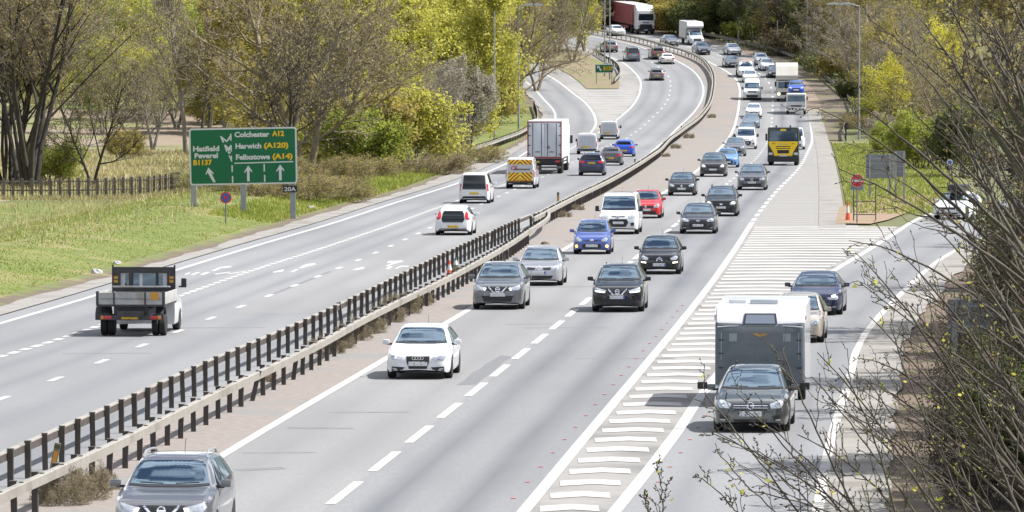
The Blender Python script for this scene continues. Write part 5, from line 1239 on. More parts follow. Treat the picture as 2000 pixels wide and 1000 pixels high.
# caravan
v = Veh("caravan", "white caravan with a dark grey front cover towed on the slip road", "caravan", RG)
Lc, Wc = 6.0, 2.28
MB().prism([(-Lc / 2, .45), (Lc / 2 - .02, .45), (Lc / 2, 1.2), (Lc / 2 - .10, 2.05), (Lc / 2 - .32, 2.42), (Lc / 2 - .62, 2.56), (-Lc / 2 + .3, 2.58), (-Lc / 2, 2.2)], 'x', -Wc / 2, Wc / 2).obj("body", wht, v.root)
body_me = [o for o in v.root.children if o.name.startswith("body")][0].data
bm = bmesh.new(); bm.from_mesh(body_me); bmesh.ops.bevel(bm, geom=list(bm.edges), offset=.05, segments=2, affect='EDGES'); bm.to_mesh(body_me); bm.free()
body_me.polygons.foreach_set("use_smooth", np.ones(len(body_me.polygons), bool)); body_me.set_sharp_from_angle(angle=R(40)); v.bind(body_me)
COV = noisy("cover_slate", (.092, .112, .128), (.122, .142, .158), .9, 5, .75)
cv = v.decal("front_cover", [(-1.13, .46), (1.13, .46), (1.13, 2.13), (.46, 2.10), (.42, 2.06), (-.42, 2.06), (-.46, 2.10), (-1.13, 2.13)], COV, offs=.016, cuts=4)
w_ = v.decal("front_window", [(-.44, 2.08), (.44, 2.08), (.40, 2.36), (-.40, 2.36)], mat("window_frame_dark", (.03, .034, .042), .4), offs=.02); v.decal("pane", [(-.38, 2.10), (.38, 2.10), (.35, 2.32), (-.35, 2.32)], mat("smoked_glass", (.16, .19, .24), .08), offs=.028, parent=w_)
v.both("cover_reflector", [(.58, 1.86), (.78, 1.86), (.78, 1.66), (.58, 1.66)], mat("reflect_grey", (.22, .25, .28), .5), offs=.026, parent=cv)
v.decal("cover_emblem", [(-.22, 1.86), (-.05, 1.87), (0, 1.82), (.05, 1.87), (.22, 1.86), (.10, 1.80), (0, 1.775), (-.10, 1.80)], mat("emblem_orange", (.35, .20, .06), .5), offs=.026, parent=cv)
for s_ in (1, -1):
    for z in (2.08, 1.72, 1.38, 1.02): v.decal("strap", [(s_ * 1.12, z), (s_ * .92, z - .015), (s_ * .92, z - .04), (s_ * 1.12, z - .05)], TRIM, offs=.03, parent=cv, cuts=1)
    v.decal("guy_strap", strip_poly((s_ * 1.08, 2.02), (s_ * .55, 2.06), .025), mat("strap_pale", (.35, .40, .44), .6), offs=.03, parent=cv, cuts=1)
    v.decal("cover_window", strip_poly((s_ * .98, 1.88), (s_ * .98, 1.2), .012), mat("strap_pale", (.35, .40, .44), .6), offs=.03, parent=cv, cuts=1)
    box_obj(v, "side_marker", (s_ * (Wc / 2 + .01), Lc / 2 - .35, 2.25), (.03, .06, .10), TAIL, .005)
box_obj(v, "roof_light", (-.08, Lc / 2 - 1.25, 2.63), (.72, .7, .14), mat("roof_light_pale", (.42, .45, .50), .2), .05); box_obj(v, "roof_vent", (.62, Lc / 2 - 1.6, 2.62), (.45, .45, .10), wht, .03)
v.wheels((.98, -.98), (-.3,), .33, .2)
MB().tube([(-.5, Lc / 2, .5), (0, Lc / 2 + 1.25, .48)], .05, 6).tube([(.5, Lc / 2, .5), (0, Lc / 2 + 1.25, .48)], .05, 6).obj("drawbar", GREY, v.root)
box_obj(v, "side_window", (Wc / 2 + .005, .4, 1.65), (.03, 1.2, .55), GLASS, .01)
p0 = at(1484, 500, 146.5); car_x = mslip(144)
v.place(1484, 97 + 9.05 * F / 146.5, mslip, False, Lc / 2)
for s_ in (1, -1):    # towing mirrors on the car
    pass
tow = [o for o in bpy.data.objects if o.get('label', '').startswith("green grey hatchback")][0]
for s_ in (1, -1):
    MB().box((s_ * 1.22, .70, 1.03), (.24, .07, .17), .02).obj("towing_mirror", TRIM, tow)
    MB().tube([(s_ * 1.0, .72, .98), (s_ * 1.22, .71, .98)], .018, 5).obj("towing_mirror_arm", TRIM, tow)
# ------------------------------------------------------------------ trees
BARK = noisy("bark_brown", (.150, .122, .078), (.23, .19, .125), 3, 6, .95); BARKT = noisy("bark_dark_trunk", (.022, .019, .016), (.046, .039, .031), 3, 6, .95); BARKD = noisy("bark_dark", (.034, .030, .025), (.068, .058, .046), 3, 6, .95); BARKG = noisy("bark_grey", (.155, .138, .112), (.225, .20, .165), 3, 6, .95)  # trunk bark is the darkest tone; crowns of those trees take brown
def leafm(name, c1, c2, tr=.5, sc=.7):
    m = mat("leaf_" + name, c1, .7); t = m.node_tree; b = t.nodes['Principled BSDF']
    co = t.nodes.new("ShaderNodeTexCoord"); n = t.nodes.new("ShaderNodeTexNoise"); n.inputs['Scale'].default_value = sc; n.inputs['Detail'].default_value = 6; n.inputs['Roughness'].default_value = .8
    r = t.nodes.new("ShaderNodeValToRGB"); r.color_ramp.elements[0].position = .36; r.color_ramp.elements[1].position = .64
    r.color_ramp.elements[0].color = (*c1, 1); r.color_ramp.elements[1].color = (*c2, 1)
    t.links.new(co.outputs['Object'], n.inputs['Vector']); t.links.new(n.outputs['Fac'], r.inputs[0]); t.links.new(r.outputs[0], b.inputs['Base Color'])
    tl = t.nodes.new("ShaderNodeBsdfTranslucent"); mxs = t.nodes.new("ShaderNodeMixShader"); mxs.inputs[0].default_value = tr
    t.links.new(r.outputs[0], tl.inputs[0]); t.links.new(b.outputs[0], mxs.inputs[1]); t.links.new(tl.outputs[0], mxs.inputs[2])
    t.links.new(mxs.outputs[0], t.nodes['Material Output'].inputs[0]); return m
LEAF = dict(olive=leafm("olive", (.27, .225, .05), (.38, .32, .075)), yellow=leafm("yellow_green", (.40, .40, .065), (.54, .51, .10)), green=leafm("fresh_green", (.22, .26, .035), (.33, .36, .06)),
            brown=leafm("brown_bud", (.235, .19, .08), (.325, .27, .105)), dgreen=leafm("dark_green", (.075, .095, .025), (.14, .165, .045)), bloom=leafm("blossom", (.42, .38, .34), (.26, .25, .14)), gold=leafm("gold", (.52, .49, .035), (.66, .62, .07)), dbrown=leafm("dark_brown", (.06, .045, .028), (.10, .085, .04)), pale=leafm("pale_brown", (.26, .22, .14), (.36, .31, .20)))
class Grow:
    """a skeleton of tapered limbs; level 0 and 1 become the trunk, the rest the crown"""
    def __init__(s, seed): s.r = random.Random(seed); s.seg = []; s.tips = []
    def limb(s, p, d, L, r, lv, maxlv, wob, up, kids, ang, rk, lk, kmin):
        n = 5 if lv == 0 else (4 if lv < 3 else 2)
        pts = [(p.copy(), r)]; d = d.normalized(); q = p.copy()
        for i in range(n):
            d = (d + Vector((s.r.gauss(0, wob), s.r.gauss(0, wob), s.r.gauss(0, wob))) + Vector((0, 0, up[min(lv, len(up) - 1)]))).normalized()
            q2 = q + d * (L / n); r2 = r * (1 - .75 * (i + 1) / n) if lv else r * (1 - .62 * (i + 1) / n)
            s.seg.append((q, q2, pts[-1][1], r2, lv)); q = q2; pts.append((q, r2))
        if lv >= maxlv - 1: s.tips.append((q, d))
        if lv >= maxlv: return
        k = kids[min(lv, len(kids) - 1)]; az = s.r.uniform(0, 6.28)
        for i in range(k):
            t = kmin[min(lv, len(kmin) - 1)] + (1 - kmin[min(lv, len(kmin) - 1)]) * ((i + s.r.random()) / k)
            f = t * n; j = min(int(f), n - 1); a, b = pts[j], pts[j + 1]; u = f - j
            pp = a[0].lerp(b[0], u); rr = (a[1] + (b[1] - a[1]) * u) * rk
            ax = (b[0] - a[0]).normalized(); az += 2.4 + s.r.gauss(0, .5)
            o = ax.orthogonal().normalized(); o = Matrix.Rotation(az, 3, ax) @ o
            aa = ang[min(lv, len(ang) - 1)] * s.r.uniform(.75, 1.25)
            dd = ax * math.cos(aa) + o * math.sin(aa)
            ll = L * lk[min(lv, len(lk) - 1)] * (1.15 - .65 * t) * s.r.uniform(.75, 1.2)
            s.limb(pp, dd, ll, max(rr, .006), lv + 1, maxlv, wob * 1.15, up, kids, ang, rk, lk, kmin)
def prisms(seg, rmin):
    """all limbs of a level as one numpy mesh"""
    V, Fq = [], []
    for sides, part in ((6, [q for q in seg if q[4] == 0]), (5, [q for q in seg if q[4] == 1]), (3, [q for q in seg if q[4] >= 2])):
        if not part: continue
        a = np.array([tuple(q[0]) for q in part]); b = np.array([tuple(q[1]) for q in part])
        ra = np.maximum(np.array([q[2] for q in part]), rmin); rb = np.maximum(np.array([q[3] for q in part]), rmin)
        d = b - a; d /= np.linalg.norm(d, axis=1)[:, None] + 1e-9
        h = np.where(np.abs(d[:, 2:3]) > .9, np.array([[1., 0, 0]]), np.array([[0, 0, 1.]]))
        u = np.cross(d, h); u /= np.linalg.norm(u, axis=1)[:, None]; w = np.cross(d, u)
        m = len(part); base = sum(len(x) for x in V)
        ring = []
        for P_, r_ in ((a, ra), (b + d * .01, rb)):
            for j in range(sides):
                an = 2 * math.pi * j / sides; ring.append(P_ + (u * math.cos(an) + w * math.sin(an)) * r_[:, None])
        V.append(np.stack(ring, 1).reshape(-1, 3)); k0 = base + np.arange(m)[:, None] * 2 * sides
        for j in range(sides):
            j2 = (j + 1) % sides; Fq.append(np.concatenate([k0 + j, k0 + j2, k0 + sides + j2, k0 + sides + j], 1))
    return (np.concatenate(V), np.concatenate(Fq)) if V else (np.zeros((0, 3)), np.zeros((0, 4), int))
def leaves(tips, n, spread, size, seed, flat=.0):
    g = np.random.default_rng(seed); t = np.array([tuple(q[0]) for q in tips]); dd = np.array([tuple(q[1]) for q in tips])
    i = g.integers(0, len(t), n); back = g.random((n, 1)) * spread * 1.6
    c = t[i] - dd[i] * back + g.normal(0, spread * .45, (n, 3))
    a = g.normal(0, 1, (n, 3)); a[:, 2] *= 1 - flat; a /= np.linalg.norm(a, axis=1)[:, None]; h = g.normal(0, 1, (n, 3)); b = np.cross(a, h); b /= np.linalg.norm(b, axis=1)[:, None]
    sz = size * g.uniform(.5, 1.25, (n, 1))
    V = np.stack([c - a * sz, c - b * sz * .55, c + a * sz, c + b * sz * .55], 1).reshape(-1, 3)
    return V, np.arange(n * 4).reshape(n, 4)
_proto = {}
def tree_meshes(kind, seed):
    k = (kind, seed)
    if k in _proto: return _proto[k]
    P_ = KIND[kind]; g = Grow(seed * 37 + 11)
    for i in range(P_.get('stems', 1)):
        a = 2 * math.pi * i / P_.get('stems', 1) + g.r.random(); l = P_.get('lean', .1) * g.r.uniform(.6, 1.3)
        hh = P_['h'] * g.r.uniform(.8, 1.0) if i else P_['h']
        g.limb(Vector((math.cos(a) * P_.get('foot', .1), math.sin(a) * P_.get('foot', .1), -.25)), Vector((math.cos(a) * l, math.sin(a) * l, 1)), hh, P_['r'] * g.r.uniform(.7, 1.1), 0, P_['lv'], P_.get('wob', .1), P_['up'], P_['kids'], P_['ang'], P_.get('rk', .6), P_['lk'], P_['kmin'])
    V, Fq = prisms([q for q in g.seg if q[4] <= 1], .012); tr = mesh_np("trunk", V, Fq, smooth=True)
    V, Fq = prisms([q for q in g.seg if q[4] >= 2], P_.get('twig', .009))
    LV, LF = leaves(g.tips, P_['leaves'], P_.get('spread', .35), P_.get('size', .11), seed, P_.get('flat', 0))
    cr = mesh_np("crown", np.concatenate([V, LV]), np.concatenate([Fq, LF + len(V)]), np.concatenate([np.zeros(len(Fq)), np.ones(len(LF))]))
    tr.materials.append(BARK); cr.materials.append(BARK); cr.materials.append(LEAF['brown'])
    _proto[k] = (tr, cr); return _proto[k]
KIND = {
 'spread': dict(h=9.5, r=.20, lv=4, up=(.02, .10, .06, .04), kids=(11, 9, 7, 4), ang=(.85, .75, .7, .7), lk=(.62, .5, .42, .5), kmin=(.22, .18, .2, .2), leaves=2000, size=.09, spread=.25, stems=2, foot=.05, lean=.25, wob=.11, twig=.011),
 'arch': dict(h=11.5, r=.145, lv=4, up=(.04, .05, .0, -.02), kids=(9, 8, 6, 4), ang=(.6, .65, .7, .7), lk=(.55, .48, .42, .5), kmin=(.32, .25, .2, .2), leaves=2600, size=.085, spread=.25, stems=7, lean=.17, foot=.35, wob=.09, twig=.011),
 'round': dict(h=8.5, r=.17, lv=4, up=(.03, .08, .05, .05), kids=(12, 9, 7, 4), ang=(.8, .75, .7, .7), lk=(.55, .5, .45, .5), kmin=(.20, .15, .15, .2), leaves=30000, size=.115, spread=.42, stems=3, lean=.22, wob=.12),
 'airy': dict(h=8.5, r=.12, lv=4, up=(.03, .08, .05, .05), kids=(11, 9, 6, 4), ang=(.75, .75, .7, .7), lk=(.55, .5, .45, .5), kmin=(.20, .15, .15, .2), leaves=9000, size=.10, spread=.5, stems=2, foot=.05, lean=.22, wob=.12),
 'tier': dict(h=11.5, r=.17, lv=4, up=(.03, -.01, .02, .03), kids=(15, 8, 6, 3), ang=(1.2, .8, .7, .7), lk=(.36, .46, .45, .5), kmin=(.22, .25, .2, .2), leaves=11000, size=.12, spread=.30, flat=.6, stems=1, wob=.07),
 'tall': dict(h=14.0, r=.20, lv=4, up=(.03, .12, .08, .05), kids=(17, 7, 6, 4), ang=(.55, .6, .7, .7), lk=(.28, .5, .45, .5), kmin=(.25, .2, .2, .2), leaves=4500, size=.09, spread=.25, stems=1, wob=.06, twig=.011),
 'shrub': dict(h=3.2, r=.05, lv=3, up=(.05, .05, .05), kids=(9, 7, 5), ang=(.7, .7, .7), lk=(.55, .5, .5), kmin=(.15, .15, .2), leaves=14000, size=.085, spread=.30, stems=9, lean=.55, foot=.5, wob=.13),
 'thicket': dict(h=2.3, r=.03, lv=3, up=(.03, .0, .0), kids=(8, 7, 5), ang=(.8, .8, .8), lk=(.6, .55, .5), kmin=(.12, .1, .1), leaves=5200, size=.055, spread=.25, stems=16, lean=.8, foot=1.0, wob=.16),
}
TG = {}
def tree(kind, px, py, H, label, bark=None, leaf='brown', seed=1, group=None, pos=None, name=None, wide=1.0, rot=None):
    tr, cr = tree_meshes(kind, seed)
    p = Vector(pos) if pos is not None else G(px, py)
    z = ground_z(p.x, p.y)
    nm = name or ('shrub' if kind in ('shrub', 'thicket') else 'tree')
    o = empty(nm, (p.x, p.y, z), label, 'shrub' if nm == 'shrub' else 'tree', group)
    k = H / (KIND[kind]['h'] * 1.12); rnd = random.Random(int(p.x * 31 + p.y * 17))
    o.scale = (k * wide * rnd.uniform(.93, 1.07), k * wide * rnd.uniform(.93, 1.07), k); o.rotation_euler = (0, 0, rot if rot is not None else rnd.uniform(0, 6.28))
    for me, nm2 in ((tr, 'trunk'), (cr, 'crown')):
        q = bpy.data.objects.new(nm2, me); COL.objects.link(q); q.parent = o
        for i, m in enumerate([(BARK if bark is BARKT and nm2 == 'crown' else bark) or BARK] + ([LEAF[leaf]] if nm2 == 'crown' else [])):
            q.material_slots[i].link = 'OBJECT'; q.material_slots[i].material = m
    return o
# the trees one can tell apart, by the pixel of their foot
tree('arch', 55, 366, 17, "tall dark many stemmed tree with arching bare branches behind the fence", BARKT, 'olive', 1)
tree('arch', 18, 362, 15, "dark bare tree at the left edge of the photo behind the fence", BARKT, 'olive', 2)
tree('spread', 180, 362, 8, "small leaning bare tree behind the middle of the fence", BARKD, 'brown', 3)
tree('shrub', 105, 360, 3.4, "green leafy bush behind the fence at the foot of the dark trees", BARK, 'green', 1)
tree('shrub', 60, 352, 2.6, "low green bush behind the fence left of the leafy one", BARKD, 'dgreen', 2)
tree('shrub', 240, 312, 2.6, "small olive bush at the edge of the pale grass field", BARK, 'olive', 2)
tree('spread', 255, 285, 9, "bare spindly tree standing in the field behind the fence", BARK, 'green', 5)
tree('spread', 298, 292, 10, "bare spindly tree right of the other field tree", BARKG, 'olive', 4)
tree('tall', 365, 300, 17, "tall slim bare tree above the left end of the green sign", BARKG, 'pale', 1)
tree('tall', 386, 308, 16, "tall tree with an ivy dark trunk above the green sign", BARKD, 'brown', 2)
tree('tall', 405, 285, 17, "grey bare tall tree above the middle of the green sign", BARKG, 'pale', 3)
tree('tier', 483, 322, 16, "tree with layered olive yellow buds directly behind the green sign", BARK, 'olive', 1)
tree('tier', 432, 300, 15, "smaller olive budded tree behind the green sign, left of the layered one", BARK, 'olive', 2)
tree('tier', 540, 318, 14, "olive brown tree behind the right end of the green sign", BARK, 'olive', 3)
tree('spread', 600, 352, 15, "large brown bare tree spreading right of the green sign", BARK, 'brown', 1, wide=1.1)
tree('spread', 665, 338, 14, "brown bare tree with long branches sweeping right towards the road", BARK, 'brown', 2, wide=1.15)
tree('spread', 560, 365, 11, "dense dark brown thicket tree behind the right post of the sign", BARKD, 'brown', 4)
tree('shrub', 722, 347, 5.0, "dark green shrub in front of the bright one beside the verge", BARKD, 'green', 1)
tree('shrub', 778, 332, 6.4, "bright yellow green shrub beside the left verge", BARK, 'yellow', 2)
tree('round', 760, 262, 12, "yellow green willow behind the bright shrub", BARK, 'yellow', 1)
tree('round', 700, 215, 17, "tall fresh green willow at the top centre left", BARK, 'yellow', 2)
tree('round', 640, 250, 18, 'lime green tall tree glimpsed through the brown spreading trees', BARK, 'yellow', 1)
tree('round', 575, 262, 17, 'lime green tree behind the olive tree at the right end of the sign', BARK, 'yellow', 3)
tree('round', 690, 275, 12, 'lime green tree behind the sweeping bare branches', BARK, 'yellow', 2)
tree('round', 830, 222, 17, "large bright yellow willow at the top of the wood", BARK, 'yellow', 3)
tree('round', 955, 240, 9, "yellow green bush like tree behind the nearer lamp post", BARK, 'yellow', 1)
tree('round', 920, 290, 8, "pale blossoming thorn tree above the left verge barrier", BARKD, 'bloom', 2)
tree('spread', 850, 315, 8, "grey brown bare thorn tree between the bright shrub and the blossoming one", BARKG, 'pale', 5)
tree('spread', 890, 245, 10, "grey bare tree behind the blossoming thorn", BARKG, 'pale', 4)
tree('spread', 1010, 222, 13, "dark brown bare tree left of the exit road, near the twin lantern lamp post", BARK, 'brown', 1, wide=1.15)
tree('spread', 1048, 178, 12, "brown bare tree leaning over the exit road", BARK, 'brown', 3, wide=1.1)
tree('spread', 1118, 122, 12, "bare tree with a forked trunk on the grass island behind the green exit sign", BARKG, 'olive', 2)
tree('round', 1142, 100, 8, "golden yellow bush beside the far bend left of the tall posts", BARK, 'gold', 2)
tree('round', 1090, 104, 13, "olive yellow tree behind the grass island", BARK, 'yellow', 3)
tree('thicket', 640, 372, 2.0, "brown bramble thicket below the bare trees right of the sign", BARK, 'olive', 1, wide=1.6)
tree('thicket', 700, 352, 1.8, "brown bramble thicket in front of the dark green shrub", BARK, 'olive', 2, wide=1.6)
tree('thicket', 610, 396, 1.7, "low brown scrub at the grass edge right of the sign post", BARK, 'olive', 3, wide=1.8)
tree('thicket', 555, 402, 1.7, "low brown scrub under the right end of the sign", BARK, 'olive', 1, wide=1.9)
tree('thicket', 500, 396, 1.6, "low olive scrub under the middle of the sign", BARK, 'green', 2, wide=1.9)
tree('thicket', 430, 385, 1.4, "low olive scrub under the left end of the sign", BARK, 'green', 3, wide=1.9)
tree('thicket', 900, 318, 2.0, "brown scrub left of the verge barrier end", BARK, 'olive', 2, wide=1.7)
tree('thicket', 840, 340, 1.9, "brown scrub on the verge right of the bright shrub", BARK, 'brown', 1, wide=1.7)
# the wood behind them on the left
rnd = random.Random(5)
pal = [('spread', BARK, 'brown'), ('spread', BARKG, 'yellow'), ('round', BARK, 'yellow'), ('round', BARK, 'yellow'), ('tier', BARK, 'olive'), ('spread', BARK, 'yellow'), ('round', BARK, 'yellow')]
for row, x0, x1, st in ((262, 420, 900, 85), (215, 330, 960, 78), (165, 380, 1000, 72), (118, 300, 1050, 75), (80, 60, 1120, 85), (58, 80, 1130, 95)):
    x = x0
    while x < x1:
        kd, bk, lf = pal[rnd.randrange(7)] if x > 520 else pal[rnd.choice((0, 1, 1, 5, 4, 5))]
        tree(kd, x + rnd.uniform(-25, 25), row + rnd.uniform(-9, 9), rnd.uniform(11, 16), "tree in the mixed wood that fills the hillside left of the road", bk, lf, rnd.randint(1, 3), "trees of the wood left of the road")
        x += st * rnd.uniform(.8, 1.25)
for x, row in ((90, 225), (140, 190), (30, 235), (210, 150), (300, 165), (260, 120), (330, 215), (345, 250), (280, 225), (180, 205), (60, 150), (120, 130), (320, 120), (350, 165), (20, 170)):
    tree('spread', x, row, rnd.uniform(7, 10), "thin bare tree far back in the pale fields", BARKG, rnd.choice(['yellow', 'yellow', 'green', 'olive']), rnd.randint(3, 5), "trees scattered over the far fields")
rnd = random.Random(9)
for row, x0, x1, st in ((330, 590, 720, 60), (285, 560, 940, 62), (235, 430, 1000, 70), (185, 380, 1010, 75), (135, 360, 1060, 80)):
    x = x0
    while x < x1:
        lf = rnd.choice(['yellow', 'yellow', 'yellow', 'olive', 'green'])
        tree('shrub', x + rnd.uniform(-20, 20), row + rnd.uniform(-8, 8), rnd.uniform(3, 6), "leafy bush in the undergrowth of the wood left of the road", BARK, lf, rnd.randint(1, 3), "undergrowth bushes in the left wood", wide=1.3)
        x += st * rnd.uniform(.8, 1.25)
for row, x0, x1, st in ((66, 1330, 1400, 30), (56, 1190, 1560, 40), (48, 1180, 1650, 48)):
    x = x0
    while x < x1:
        tree('shrub', x, row - (0 if row != 66 else -(x - 1330) * .1), rnd.uniform(3.5, 6), "dark bush in the undergrowth beyond the far bend", BARKD, rnd.choice(['dgreen', 'brown', 'dgreen', 'olive']), rnd.randint(1, 3), "undergrowth bushes beyond the far bend", wide=1.5)
        x += st * rnd.uniform(.8, 1.2)
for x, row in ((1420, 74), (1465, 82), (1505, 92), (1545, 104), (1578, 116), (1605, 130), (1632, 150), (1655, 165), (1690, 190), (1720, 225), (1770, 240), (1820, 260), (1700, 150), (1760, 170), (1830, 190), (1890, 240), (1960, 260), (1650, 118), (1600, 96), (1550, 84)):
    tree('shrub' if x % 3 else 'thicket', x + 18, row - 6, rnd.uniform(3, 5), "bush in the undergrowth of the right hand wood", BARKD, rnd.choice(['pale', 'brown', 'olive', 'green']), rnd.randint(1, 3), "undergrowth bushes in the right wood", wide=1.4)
for i in range(15):
    y_ = YR(258) + (YR(72) - YR(258)) * i / 14
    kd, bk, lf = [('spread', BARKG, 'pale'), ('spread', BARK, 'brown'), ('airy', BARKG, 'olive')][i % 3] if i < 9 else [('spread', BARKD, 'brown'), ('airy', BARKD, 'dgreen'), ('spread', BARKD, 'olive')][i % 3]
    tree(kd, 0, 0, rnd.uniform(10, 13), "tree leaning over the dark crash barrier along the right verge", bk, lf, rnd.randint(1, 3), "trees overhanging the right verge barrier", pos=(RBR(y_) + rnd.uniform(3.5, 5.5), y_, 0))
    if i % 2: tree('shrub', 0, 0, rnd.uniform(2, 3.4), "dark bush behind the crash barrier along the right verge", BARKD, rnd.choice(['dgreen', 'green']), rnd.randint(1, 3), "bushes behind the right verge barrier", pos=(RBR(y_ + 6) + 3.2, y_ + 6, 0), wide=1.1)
for x, row, hh in ((20, 250, 9), (75, 262, 8), (130, 245, 9), (200, 262, 8), (225, 235, 9), (310, 262, 9), (340, 232, 10), (160, 215, 9), (285, 200, 10), (50, 205, 9), (110, 170, 10), (240, 180, 10), (320, 180, 11), (30, 120, 10), (180, 120, 10), (270, 140, 11), (350, 130, 11), (400, 240, 13), (440, 262, 13), (500, 250, 14), (550, 225, 14), (620, 225, 14), (455, 215, 14), (380, 190, 12)):
    tree('airy', x, row, hh, "airy yellow green spring tree behind the bare trunks at the left", BARKG, 'yellow' if (x + row) % 3 else 'green', 1 + x % 3, "airy spring trees at the left")
# the dark wood beyond the far bend
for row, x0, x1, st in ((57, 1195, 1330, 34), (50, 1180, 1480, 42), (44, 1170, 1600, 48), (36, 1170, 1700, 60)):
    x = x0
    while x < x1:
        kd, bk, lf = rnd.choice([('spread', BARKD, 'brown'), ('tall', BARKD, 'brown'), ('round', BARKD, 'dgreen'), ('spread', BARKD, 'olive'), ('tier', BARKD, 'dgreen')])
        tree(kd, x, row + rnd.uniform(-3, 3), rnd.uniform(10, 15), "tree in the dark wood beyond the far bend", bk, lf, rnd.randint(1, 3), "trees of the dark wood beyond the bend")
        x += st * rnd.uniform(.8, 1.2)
for x, row, kd, bk, lf, hh in ((1400, 66, 'spread', BARKD, 'olive', 12), (1450, 72, 'round', BARKD, 'dgreen', 11), (1490, 80, 'spread', BARKD, 'brown', 13), (1530, 90, 'round', BARKD, 'olive', 12), (1560, 98, 'spread', BARKD, 'brown', 12), (1590, 108, 'round', BARK, 'dgreen', 11),
                               (1345, 60, 'spread', BARKD, 'brown', 11), (1615, 118, 'spread', BARK, 'olive', 13), (1640, 134, 'spread', BARKG, 'brown', 13), (1680, 120, 'airy', BARKG, 'olive', 13), (1730, 110, 'spread', BARKG, 'brown', 14), (1790, 120, 'airy', BARKG, 'yellow', 14), (1850, 105, 'spread', BARK, 'brown', 15), (1920, 110, 'tier', BARK, 'olive', 15), (1980, 105, 'spread', BARK, 'brown', 15), (1640, 85, 'airy', BARKG, 'olive', 14), (1570, 70, 'airy', BARKG, 'yellow', 12)):
    tree(kd, x, row, hh, "tree in the wood along the right verge beyond the barrier", bk, lf, rnd.randint(1, 3), "trees of the wood on the right")
for x, row in ((1700, 92), (1760, 84), (1820, 90), (1880, 82), (1940, 90), (2000, 84), (1730, 70), (1800, 66), (1870, 64), (1930, 66), (1990, 62), (1905, 150), (1975, 160)):
    kd = ('spread', 'airy', 'tier')[x // 10 % 3]
    tree(kd, x, row, rnd.uniform(14, 18), "tall tree at the back of the wood in the upper right", BARKD if kd != 'airy' else BARKG, ('brown', 'olive', 'brown')[x // 10 % 3], rnd.randint(1, 3), "tall trees at the back of the right wood")
tree('spread', 1668, 178, 11, "grey bare tree over the right verge barrier", BARKG, 'pale', 1, wide=1.1)
tree('spread', 1725, 200, 11, "pale bare tree behind the two lantern lamp post", BARKG, 'pale', 2, wide=1.1)
tree('airy', 1752, 262, 7.5, "golden yellow bush right of the verge lamp post", BARK, 'gold', 1)
tree('airy', 1805, 240, 9.5, 'golden yellow tree between the lamp post and the upper right branches', BARK, 'gold', 2)
tree('airy', 1865, 228, 10, "golden yellow tree among bare branches at the upper right", BARK, 'gold', 3)
tree('shrub', 1735, 300, 3.0, "bright green bush behind the grey sign backs", BARK, 'green', 3)
tree('shrub', 1800, 330, 5.0, "green bush right of the grey sign backs", BARK, 'green', 1)
tree('shrub', 1880, 345, 5.5, "dull green bush beyond the slip road bend", BARK, 'dgreen', 2)
tree('spread', 1850, 290, 10, "brown bare tree behind the green bushes on the right", BARK, 'brown', 3)
tree('spread', 1930, 310, 11, "brown bare tree near the right edge behind the slip road", BARK, 'olive', 1)
tree('spread', 1990, 330, 11, "brown bare tree at the right edge behind the slip road", BARKD, 'brown', 2)
tree('thicket', 1780, 268, 3.0, "grey thicket behind the golden bush", BARKG, 'pale', 1, wide=1.6)
tree('thicket', 1690, 250, 2.0, "low thicket at the foot of the verge lamp post", BARK, 'olive', 2, wide=1.5)
tree('shrub', 1655, 196, 2.4, "dark shrub at the bend of the right verge barrier", BARKD, 'dgreen', 2)
